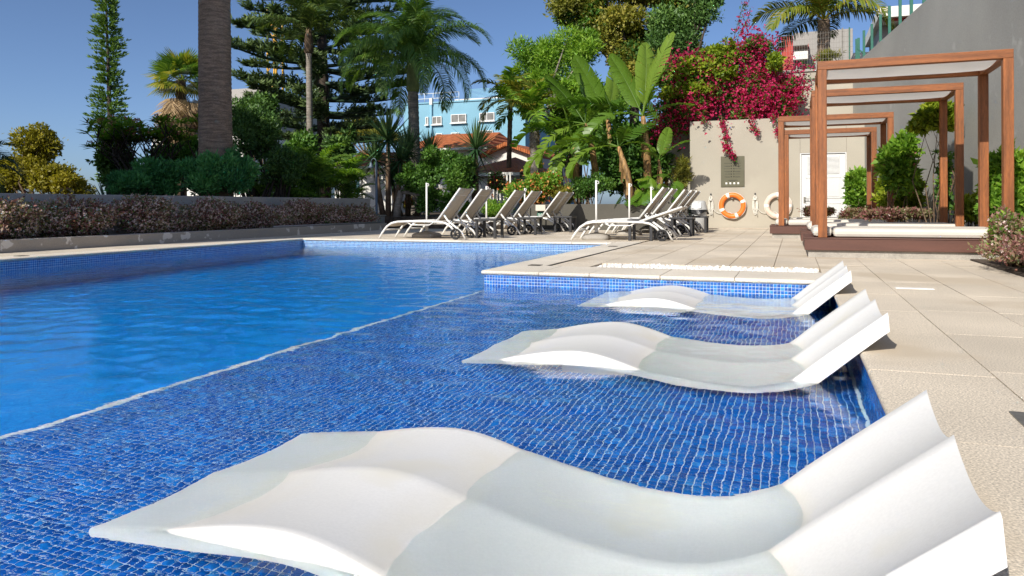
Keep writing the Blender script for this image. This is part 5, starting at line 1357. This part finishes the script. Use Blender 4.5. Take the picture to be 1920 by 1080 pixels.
# yuccas
ym = [rosette(90, .78, .055, G['yucca'], -48, 86, .18, 140 + k) for k in range(3)]
for k, (heads, Y, lab) in enumerate([([(728, 262, 1.25), (705, 300, 1.0), (752, 300, 1.0)], 17.2, 'large dark yucca with three spiky heads behind the lamp post'), ([(765, 282, 1.0), (806, 288, .85), (735, 335, .9)], 17.9, 'dark yucca cluster at the foot of the feathery palm'), ([(893, 278, 1.05), (888, 325, .8)], 17.6, 'single tall yucca with a dark spiky head before the orange roof')]):
    h0 = on_y(*heads[0][:2], Y); t = empty('yucca', (h0.x, Y, .2)); tag(t, lab, 'yucca')
    for j, (u, v, s) in enumerate(heads):
        q = on_y(u, v, Y) - Vector((h0.x, Y, .2)); o = link('leaf_rosette', ym[(j + k) % 3], t); o.location = q; o.scale = (s, s, s); o.rotation_euler = (rnd.uniform(-.2, .2), rnd.uniform(-.2, .2), rnd.uniform(0, 6))
        MB().tube([(q.x * .3, 0, -.1), (q.x * .8, 0, q.z * .5), (q.x, 0, q.z)], [.085, .07, .05], 8).build('trunk', BK['brown'], t)
# leafy green tree right of the lamp
c, rad = blob(822, 338, 17.0, 78, 58, .9); t = empty('leafy_tree', (on_y(742, 400, 17.0).x, 17.0, .2)); tag(t, 'leafy green small tree with a leaning trunk behind the first loungers', 'tree')
E_ = []
for u, v, ru, rv in [(825, 315, 52, 40), (795, 345, 45, 42), (855, 345, 45, 42), (830, 375, 55, 30), (765, 330, 28, 36), (872, 310, 26, 26), (815, 290, 26, 18), (850, 392, 40, 20)]:
    q, r_ = blob(u, v, 17.0, ru, rv, .5); E_ += lumps(q - np.array(t.location), r_ * .75, 6, (.35, .55), 1, int(u + v))
o = leafy(t, E_, 22000, .085, G['mid'], 'crown'); tag(o, kind='stuff')
b = MB(); b.tube([(0, 0, -.2), (.06, 0, .35), (.16, 0, .75)], [.11, .095, .075], 10); stems(b, (.16, 0, .72), [e[:3] for e in E_[::6]], .05, 3); b.build('trunk', BK['grey'], t)
bush('orange_shrub', 'small rusty orange shrub glimpsed behind the slatted bench', 'shrub', 762, 380, 18.2, 14, 16, 700, .06, 'olive', 5, 150, flowers=(160, .045, G['orange_f'], 3), zbase=.2)
# orange and magenta bougainvillea over the low wall
bush('orange_bougainvillea', 'bougainvillea with orange and pink blossoms left of the low wall', 'shrub', 1000, 352, 17.6, 62, 34, 12000, .075, 'bright', 14, 151, flowers=(520, .05, G['orange_f'], 3, 'orange_blossoms', 60), zbase=.2, depth=.7)
bush('magenta_shrub', 'small dark shrub with magenta blossoms in front of the white railing', 'shrub', 932, 338, 18.6, 24, 26, 1900, .06, 'dark', 7, 152, flowers=(240, .045, G['magenta'], 3), zbase=.2)
bush('yellow_leaved_shrub', 'yellow green low shrub behind the second and third loungers', 'shrub', 930, 392, 16.9, 42, 26, 4200, .06, 'bright', 9, 153, zbase=.0, depth=.3)
bush('climber_hedge', 'dark green climber on the low wall behind the parasol poles', 'shrub', 1108, 350, 17.3, 48, 34, 7000, .06, 'mid', 12, 154, zbase=.2, depth=.5)
bush('climber_hedge', 'olive leaved bush left of the climber, over the low wall', 'shrub', 1055, 362, 17.5, 34, 22, 3200, .06, 'olive', 8, 155, zbase=.2, depth=.4)
bush('shade_shrub', 'dark shrub filling the gap under the small palms', 'shrub', 955, 352, 20.0, 40, 20, 2200, .09, 'mid', 10, 156, zbase=.2, depth=1.0)
bush('shade_shrub', 'bright leafy thicket between the yellow palm and the bananas', 'shrub', 1090, 250, 21.5, 60, 70, 7000, .14, 'bright', 14, 158, zbase=.2, depth=.8, shoots=30)
bush('shade_shrub', 'leafy thicket behind the banana stems', 'shrub', 1190, 290, 20.6, 120, 85, 14000, .15, 'mid', 18, 157, zbase=.2, depth=1.2)
b = MB(); fz = empty('white_railing', tuple(on_y(918, 352, 19.5))); tag(fz, 'short white slatted railing beside the magenta shrub', 'railing')
for k in range(7): MB().box(k * .10, k * .10 + .045, 0, .03, -.35, .42).build('slat', M['white_wall'], fz)
MB().box(-.03, .70, .031, .06, .36, .43).build('top_rail', M['white_wall'], fz)
# ---- small fishtail palms in front of the tall trees
fv = [frond_mesh('frond', 1.45, .5, 1.7, 30, .42, .05, .5, G['palm_y'], 160 + k) for k in range(2)] + [frond_mesh('frond', 1.4, .5, 1.6, 30, .42, .05, .5, G['bright'], 163 + k) for k in range(2)]
Y = 20.5; p, q = on_y(1003, 330, Y), on_y(1003, 215, Y)
palm('yellow_palm', 'sunlit yellow green palm with a shaggy trunk left of the bananas', (p.x, Y, .2), [(p.x, Y, .2), (p.x, Y, 1.6), (q.x, Y, q.z)], .14, .13, 'grey', fv, 17, (1.25, -.35), .7, 21)
t = bpy.data.objects['yellow_palm']; sk = [fan_leaf(.42, 10, 1.2, G['dead'], .12, 50 + k, 1.5) for k in range(2)]
for k in range(30): o = link('dead_frond', sk[k % 2], t); o.matrix_local = Matrix.Translation((0, 0, q.z - .2 - .1 - .55 * k / 30)) @ Matrix.Rotation(k * 2.4, 4, 'Z') @ Matrix.Rotation(1.25, 4, 'Y')
Y = 23.0; p, q = on_y(952, 330, Y), on_y(958, 190, Y)
palm('slim_palm', 'slim green palm in front of the blue block, left of the yellow palm', (p.x, Y, .2), [(p.x, Y, .2), (p.x + .05, Y, 2.0), (q.x, Y, q.z)], .09, .075, 'brown', fv, 13, (1.2, -.5), .2, 22, nring=40)
# ---- tall trees
def big_tree(name, lab, tu, tv, Y, parts, n, L, m, bark, r0, k=7, aspect=.45, seed=0, extra=None, size=(.34, .55)):
    p = on_y(tu, tv, Y); t = empty(name, (p.x, Y, .1)); tag(t, lab, 'tree'); E_ = []
    for u, v, ru, rv in parts:
        q, r_ = blob(u, v, Y, ru, rv); E_ += lumps(q - np.array(t.location), r_ * .9, k, size, .9, int(abs(u * 3 + v)) + seed)
    o = leafy(t, E_, n, L, G[m], 'crown', aspect=aspect, thick=.35); tag(o, kind='stuff')
    if extra: 
        o = leafy(t, E_[::extra[2]], extra[1], L, G[extra[0]], 'new_growth', aspect=aspect, thick=.7); tag(o, kind='stuff')
    b = MB(); top = np.mean([e[:3] for e in E_], 0); b.tube([(0, 0, -.1), (top[0] * .2, top[1] * .2, top[2] * .3), (top[0] * .6, top[1] * .6, top[2] * .7)], [r0, r0 * .8, r0 * .6], 10)
    stems(b, (top[0] * .6, top[1] * .6, top[2] * .68), [e[:3] for e in E_[::3]], r0 * .4, seed); b.build('trunk', BK[bark], t)
    return t
big_tree('jacaranda', 'bright green feathery leaved tree right of the clear sky', 1050, 330, 25.0, [(1010, 105, 62, 48), (1060, 140, 66, 52), (1000, 150, 44, 40), (1085, 85, 55, 40), (1110, 175, 55, 45), (985, 195, 30, 30)], 26000, .17, 'bright', 'grey', .17, 7, .24, 31)
big_tree('tall_evergreen', 'tall dense evergreen tree cut by the top of the picture', 1190, 330, 26.5, [(1080, 20, 62, 46), (1150, 60, 70, 62), (1215, 30, 75, 60), (1285, 10, 60, 44), (1180, -30, 120, 40), (1245, 110, 62, 60), (1175, 140, 60, 58), (1290, 70, 40, 42), (1100, 75, 48, 38)], 42000, .15, 'olive', 'dark', .26, 7, .5, 33, ('mid', 14000, 3))
big_tree('hanging_tree', 'dark tree with hanging brown twigs above the bougainvillea', 1270, 330, 24.5, [(1268, 60, 52, 62), (1300, 20, 46, 42), (1255, 125, 36, 44), (1330, -5, 30, 22)], 13000, .12, 'dark', 'dark', .16, 7, .4, 35)
big_tree('light_green_tree', 'light yellow green tree peeking out beneath the tall evergreen', 1085, 330, 23.0, [(1092, 160, 38, 16), (1130, 215, 60, 50), (1060, 230, 40, 40)], 8500, .13, 'bright', 'brown', .10, 6, .5, 37)
big_tree('background_tree', 'pale green tree behind the yuccas and tiered conifer', 690, 320, 30.0, [(690, 225, 46, 30), (655, 250, 40, 24), (720, 255, 34, 22)], 4200, .16, 'olive', 'brown', .14, 6, .5, 38)
# ---- bananas
bl_ = [banana_leaf(1.6, .27, dr, 170 + k, G['banana'], tr) for k, (dr, tr) in enumerate([(.35, .5), (.9, 1.0), (1.5, 1.4), (1.9, 1.5), (.5, .7)])]
def banana(u, v, ub, vb, Y, leaves, lab, r0=.085, k0=0):
    h, q = on_y(u, v, Y), on_y(ub, vb, Y); t = empty('banana_plant', (q.x, Y, q.z)); tag(t, lab, 'banana plant', 'banana plants beside the pool house')
    top = h - q; MB().tube([(0, 0, -.3), tuple(top * .5 + Vector((.03, 0, 0))), tuple(top)], [r0 * 1.15, r0, r0 * .62], 10).build('stem', BK['banana'], t)
    b = MB()
    for k in range(7):
        z = rnd.uniform(.15, .85); a_ = rnd.uniform(0, 6.3); pp = top * z
        b.add([(pp.x + math.cos(a_) * r0, pp.y + math.sin(a_) * r0, pp.z), (pp.x + math.cos(a_ + .7) * r0, pp.y + math.sin(a_ + .7) * r0, pp.z), (pp.x + math.cos(a_ + .6) * r0 * 1.6, pp.y + math.sin(a_ + .6) * r0 * 1.6, pp.z - .4), (pp.x + math.cos(a_ + .1) * r0 * 1.6, pp.y + math.sin(a_ + .1) * r0 * 1.6, pp.z - .4)], [(0, 1, 2, 3)])
    b.build('dry_sheath', BK['banana'], t)
    for k, (az, el, s, var, roll) in enumerate(leaves):
        o = link('leaf', bl_[var], t); o.matrix_local = Matrix.Translation(top) @ Matrix.Rotation(R(az), 4, 'Z') @ Matrix.Rotation(-R(el), 4, 'Y') @ Matrix.Rotation(R(roll), 4, 'X') @ Matrix.Diagonal((s, s, s, 1))
    return t
banana(1206, 218, 1215, 330, 18.3, [(60, 80, 1.15, 0, 75), (-40, 72, 1.25, 4, 80), (150, 62, 1.1, 0, 85), (185, 25, 1.3, 1, 20), (20, 30, .8, 1, 10), (230, 10, 1.1, 2, -10), (300, 50, .9, 4, 60), (110, 40, 1.0, 1, 30)], 'tallest banana plant with upright leaves beside the bougainvillea', .09)
banana(1160, 275, 1188, 372, 17.6, [(120, 70, .9, 0, 75), (180, 22, 1.15, 2, 15), (40, 45, .75, 1, 30), (215, 5, 1.0, 3, 0), (300, 35, .7, 1, -20), (-10, 20, .6, 2, 0)], 'middle banana plant with a leaning stem over the low wall', .075)
banana(1098, 232, 1120, 330, 18.9, [(160, 55, 1.05, 4, 60), (190, 12, 1.3, 2, 10), (215, -8, 1.15, 3, -10), (100, 70, .9, 0, 80), (20, 45, .8, 1, 30), (260, -20, 1.0, 3, 30), (320, 30, .8, 1, -30)], 'left banana plant with long drooping leaves near the yellow palm', .08)
banana(1140, 225, 1150, 330, 20.2, [(170, 65, 1.2, 0, 80), (60, 72, 1.0, 4, 80), (200, 30, 1.2, 1, 20), (10, 40, 1.0, 1, 20), (280, 30, .9, 2, 0)], 'rear banana plant with broad upright leaves in the middle of the clump', .085)
banana(1235, 300, 1240, 360, 18.0, [(60, 62, .6, 4, 50), (150, 50, .6, 0, 40), (-20, 45, .55, 1, 20), (250, 30, .5, 1, 0)], 'young banana shoot low down beside the pool house corner', .04)
banana(1075, 275, 1082, 350, 18.4, [(170, 40, .9, 1, 30), (120, 65, .8, 0, 70), (215, 5, 1.0, 3, 0), (60, 50, .7, 1, 30), (330, 20, .7, 2, -20), (250, -15, .9, 3, 10)], 'low banana plant with ragged leaves left of the others', .07)
banana(1255, 262, 1250, 345, 20.4, [(170, 60, 1.0, 4, 60), (100, 75, 1.0, 0, 80), (210, 20, 1.0, 1, 10), (30, 50, .8, 1, 40), (-60, 30, .8, 2, 0)], 'shaded banana plant behind the bougainvillea at the wall end', .08)
# ---- monstera and variegated shrub at the wall end
def monstera_leaf(S, seed):
    r = random.Random(seed); n = 9; V = []; Q = []; T = []
    for sd in (1, -1):
        for k in range(n):
            f0, f1 = k / n, (k + .72) / n; w = lambda f: S * .42 * math.sin(math.pi * (.12 + .80 * f)) ** .7; o = len(V)
            V += [(S * f0, 0, 0), (S * f1 + S * .03, 0, 0), (S * f1 + S * .10 * (1 - f1), sd * w(f1), -.10 * S * f1 - .05 * S), (S * f0 + S * .10 * (1 - f0), sd * w(f0), -.10 * S * f0 - .05 * S)]
            Q.append((o, o + 1, o + 2, o + 3) if sd > 0 else (o, o + 3, o + 2, o + 1)); T.append(.5)
    o = len(V); V += [(-S * .7, -.008, -S * .25), (-S * .7, .008, -S * .25), (0, .006, 0), (0, -.006, 0)]; Q.append((o, o + 1, o + 2, o + 3)); T.append(.9)
    return np_mesh('leaf', np.array(V), np.array(Q), G['monstera'], T)
ml = [monstera_leaf(.40, k) for k in range(2)]
for u, v, n, lab in [(1200, 372, 20, 'large leaved monstera hanging over the low wall behind the loungers'), (1240, 345, 16, 'sunlit monstera leaves left of the pool house corner')]:
    c = on_y(u, v, 16.9); t = empty('monstera', (c.x, 16.75, .3)); tag(t, lab, 'plant')
    for k in range(n):
        o = link('leaf', ml[k % 2], t); s = rnd.uniform(.65, 1.1); a_ = rnd.uniform(170, 370)
        o.matrix_local = Matrix.Translation((rnd.uniform(-.42, .42), rnd.uniform(-.28, .15), c.z - .3 + rnd.uniform(-.32, .30))) @ Matrix.Rotation(R(a_), 4, 'Z') @ Matrix.Rotation(R(rnd.uniform(5, 65)), 4, 'Y') @ Matrix.Diagonal((s, s, s, 1))
    b = MB(); stems(b, (0, 0, -.3), [(rnd.uniform(-.35, .35), rnd.uniform(-.2, .1), c.z - .3 + rnd.uniform(-.3, .1)) for k in range(7)], .016, 5); b.build('stem', BK['green'], t)
bush('variegated_shrub', 'pale striped narrow leaved shrub at the pool house corner', 'shrub', 1278, 325, 18.8, 20, 48, 2600, .12, 'olive', 8, 180, zbase=.3, aspect=.16, depth=.3)
# ---- the great bougainvillea above the pool house
c = on_y(1370, 160, BY + .7); t = empty('bougainvillea', (c.x, BY + .7, HZ - .05)); tag(t, 'huge magenta bougainvillea tumbling over the pool house roof', 'bougainvillea'); L0 = np.array(t.location)
main = []; 
for u, v, ru, rv in [(1280, 150, 46, 46), (1330, 125, 52, 44), (1385, 105, 46, 40), (1425, 140, 55, 48), (1350, 180, 66, 40), (1440, 185, 55, 34), (1270, 205, 40, 40), (1258, 250, 26, 34), (1480, 170, 28, 34), (1300, 205, 50, 26), (1400, 205, 60, 22), (1415, 85, 30, 26), (1475, 205, 30, 20)]:
    q, r_ = blob(u, v, BY + .45, ru, rv, .5); main += lumps(q - L0, r_ * .8, 6, (.34, .54), 1, int(u + v))
o = leafy(t, main, 24000, .085, G['mid'], 'foliage', thick=.4); tag(o, kind='stuff')
o = leafy(t, main, 6000, .065, G['olive'], 'twigs_and_shoots', thick=.5); tag(o, kind='stuff')
lime = []
for u, v, ru, rv in [(1300, 140, 40, 30), (1345, 118, 44, 30), (1365, 98, 30, 20), (1275, 165, 34, 22), (1325, 165, 38, 16), (1360, 142, 30, 22), (1452, 120, 18, 20)]:
    q, r_ = blob(u, v, BY + .30, ru, rv, .5); lime += lumps(q - L0, r_ * .9, 9, (.25, .5), 1, int(u * v))
o = leafy(t, lime, 6500, .095, G['lime'], 'young_leaves', thick=.85, aspect=.7); tag(o, kind='stuff')
sprigs(t, main, 44, .075, G['mid'], .5, BK['brown'], 77, (1.0, 1.6), .3, 14)
mg = [e for e in main]; blossoms(t, mg, 9500, .055, G['magenta'], 3, 'blossoms', 420, .92)
b = MB(); stems(b, (.4, .3, 0), [e[:3] for e in main[::5]], .05, 9); b.build('stem', BK['brown'], t)
def spray(pts, n, s=.045, fl=140, sp=.045):
    """hanging or rising shoot with leaves and blossoms"""
    w = [np.array(on_y(u, v, Y)) - L0 for u, v, Y in pts]; MB().tube([tuple(q) for q in w], .008, 5).build('shoot', BK['brown'], t)
    k = rng.integers(0, len(w) - 1, n); f = rng.random((n, 1)); P = np.array(w)[k] * (1 - f) + np.array(w)[k + 1] * f + rng.normal(size=(n, 3)) * sp
    o = leaf_obj('shoot_leaves', P, rng.normal(size=P.shape) + np.array([0, 0, -.3]), rng.normal(size=P.shape), rng.uniform(.04, .075, n), rng.uniform(.025, .045, n), G['mid'], t); tag(o, kind='stuff')
    if fl:
        c_ = rng.integers(0, n, 14); kk = rng.integers(0, 14, fl); P2 = np.repeat(P[c_][kk] + rng.normal(size=(fl, 3)) * s, 3, 0); o = leaf_obj('shoot_blossoms', P2, rng.normal(size=P2.shape), rng.normal(size=P2.shape), rng.uniform(.035, .06, len(P2)), rng.uniform(.03, .045, len(P2)), G['magenta'], t, np.repeat(rng.random(fl), 3), .1, .6); tag(o, kind='stuff')
YF = BY - .14
spray([(1352, 215, YF), (1358, 240, YF), (1360, 265, YF), (1366, 285, YF - .03), (1380, 298, YF - .03)], 90, .04, 200, .03)
spray([(1402, 215, YF), (1412, 238, YF), (1422, 248, YF)], 50, .035, 60, .03)
spray([(1318, 218, YF), (1322, 232, YF)], 24, .03, 24, .03)
spray([(1450, 212, YF), (1456, 236, YF), (1460, 250, YF)], 46, .04, 90, .035)
spray([(1372, 90, BY + .6), (1380, 60, BY + .6), (1390, 25, BY + .6), (1398, 2, BY + .6)], 90, .04, 50, .05); spray([(1385, 70, BY + .6), (1400, 45, BY + .6), (1408, 18, BY + .6)], 60, .04, 36, .05)
spray([(1480, 190, BY + .1), (1500, 180, BY), (1518, 165, BY)], 60, .05, 90, .05); spray([(1485, 150, BY + .4), (1505, 150, BY + .3), (1520, 148, BY + .3)], 40, .05, 20, .05); spray([(1475, 120, BY + .9), (1500, 122, BY + .9), (1530, 120, BY + .9)], 50, .05, 60, .06)
# ---- coconut palm on the terrace
Y = 22.4; p, q = on_y(1545, 118, Y), on_y(1546, 38, Y)
fv = [frond_mesh('frond', 2.0, .45, 1.75, 46, .62, .040, .75, G['palm_y'], 190 + k) for k in range(2)] + [frond_mesh('frond', 2.0, .45, 1.6, 46, .62, .040, .7, G['palm_d'], 193)]
palm('terrace_palm', 'palm with yellowing arched fronds on the terrace behind the fence', (p.x, Y, TZ_ - .2), [(p.x, Y, TZ_ - .2), (p.x, Y, (TZ_ + q.z) / 2), (q.x, Y, q.z)], .17, .16, 'palm', fv, 15, (1.0, -.25), .3, 24, nring=24)
bush('dry_grass_tuft', 'dry straw coloured tuft at the foot of the terrace palm', 'grass tuft', 1545, 106, 21.6, 34, 10, 900, .14, 'olive', 5, 195, zbase=TZ_ - .2, aspect=.12)
# ---- beds by the daybeds
bush('pink_hibiscus', 'tall hibiscus with pink flowers between the second and third daybed', 'shrub', 1690, 300, 12.9, 40, 78, 3800, .115, 'bright', 14, 200, shoots=46, flowers=(7, .10, G['pink_f'], 5, 'flowers', None, .95), zbase=0, depth=.22, size=(.25, .42))
bush('bright_shrub', 'bright yellow green shrub behind the third daybed posts', 'shrub', 1690, 365, 13.9, 50, 52, 6000, .10, 'lime', 12, 201, shoots=34, zbase=0, depth=.25)
bush('bright_shrub', 'leafy green shrub left of the sloping wall corner, before the beige wall', 'shrub', 1606, 362, 18.3, 34, 52, 3800, .10, 'bright', 10, 202, shoots=30, zbase=0, depth=.16)
bush('climbing_shrub', 'leggy climbing shrub against the grey wall with leaves at the top', 'shrub', 1752, 225, 12.1, 40, 34, 2200, .11, 'lime', 8, 203, zbase=0, depth=.2)
bush('climbing_shrub', 'sparse twig of leaves beside the second daybed post', 'shrub', 1772, 340, 12.0, 16, 72, 600, .08, 'mid', 8, 204, zbase=0, depth=.15)
bush('red_hibiscus', 'leafy green hibiscus with a red flower at the right picture edge', 'shrub', 1893, 345, 10.1, 48, 75, 6500, .105, 'bright', 12, 205, shoots=34, flowers=(3, .07, G['rust_f'], 5, 'flowers', None, .95), zbase=0, depth=.3)
bush('yellow_leaf_shrub', 'low shrub with a few yellow leaves under the nearest daybed canopy', 'shrub', 1828, 395, 11.0, 40, 30, 1500, .09, 'lime', 7, 206, zbase=0, depth=.25)
bush('red_hibiscus', 'dense green foliage between the right daybed posts and the wall', 'shrub', 1872, 385, 9.95, 36, 40, 2600, .10, 'bright', 8, 211, zbase=0, depth=.25)
for k, (u, v, Y, ru, rv, lab) in enumerate([(1540, 398, 17.6, 40, 14, 'low bronze leaved shrub in front of the louvred door'), (1605, 402, 14.75, 44, 16, 'low bronze leaved shrub behind the third daybed'), (1665, 402, 12.35, 52, 15, 'low bronze leaved shrub behind the second mattress, in the middle'), (1720, 402, 12.4, 34, 13, 'low bronze leaved shrub right of the others by the wall')]):
    bush('bronze_shrub', lab, 'shrub', u, v, Y, ru, rv, 2600, .05, 'reddish', 8, 207 + k, group='low bronze shrubs behind the daybeds', flowers=(80, .02, G['pinkish'], 4), zbase=0, depth=.18)
# flowering bush at the right edge
for k, (u, v, Y, ru, rv, n, lab) in enumerate([(1893, 447, 7.55, 46, 66, 9000, 'pink flowering bush with bronze leaves at the right edge beside the nearest daybed')]):
    t = bush('flowering_bush', lab, 'bush', u, v, Y, ru, rv, n, .036, 'reddish', 14, 220, flowers=(900, .016, G['pinkish'], 4), zbase=0, depth=.36, aspect=.5)
    c, rad = blob(u, v, Y, ru, rv, .36); E_ = lumps(c - np.array(t.location), rad * .72, 14, (.34, .55), 1.0, 220); o = leafy(t, E_, 3500, .04, G['bright'], 'green_leaves', thick=.4); tag(o, kind='stuff')
    t2 = empty('flowering_bush', (1.93, 7.05, 0)); tag(t2, 'pink flowering bush reaching past the right picture edge', 'bush'); E_ = lumps((0, 0, .20), (.40, .85, .21), 14, (.36, .55), 1, 230); o = leafy(t2, E_, 7500, .036, G['reddish']); tag(o, kind='stuff'); blossoms(t2, E_, 500, .016, G['pinkish'], 4)
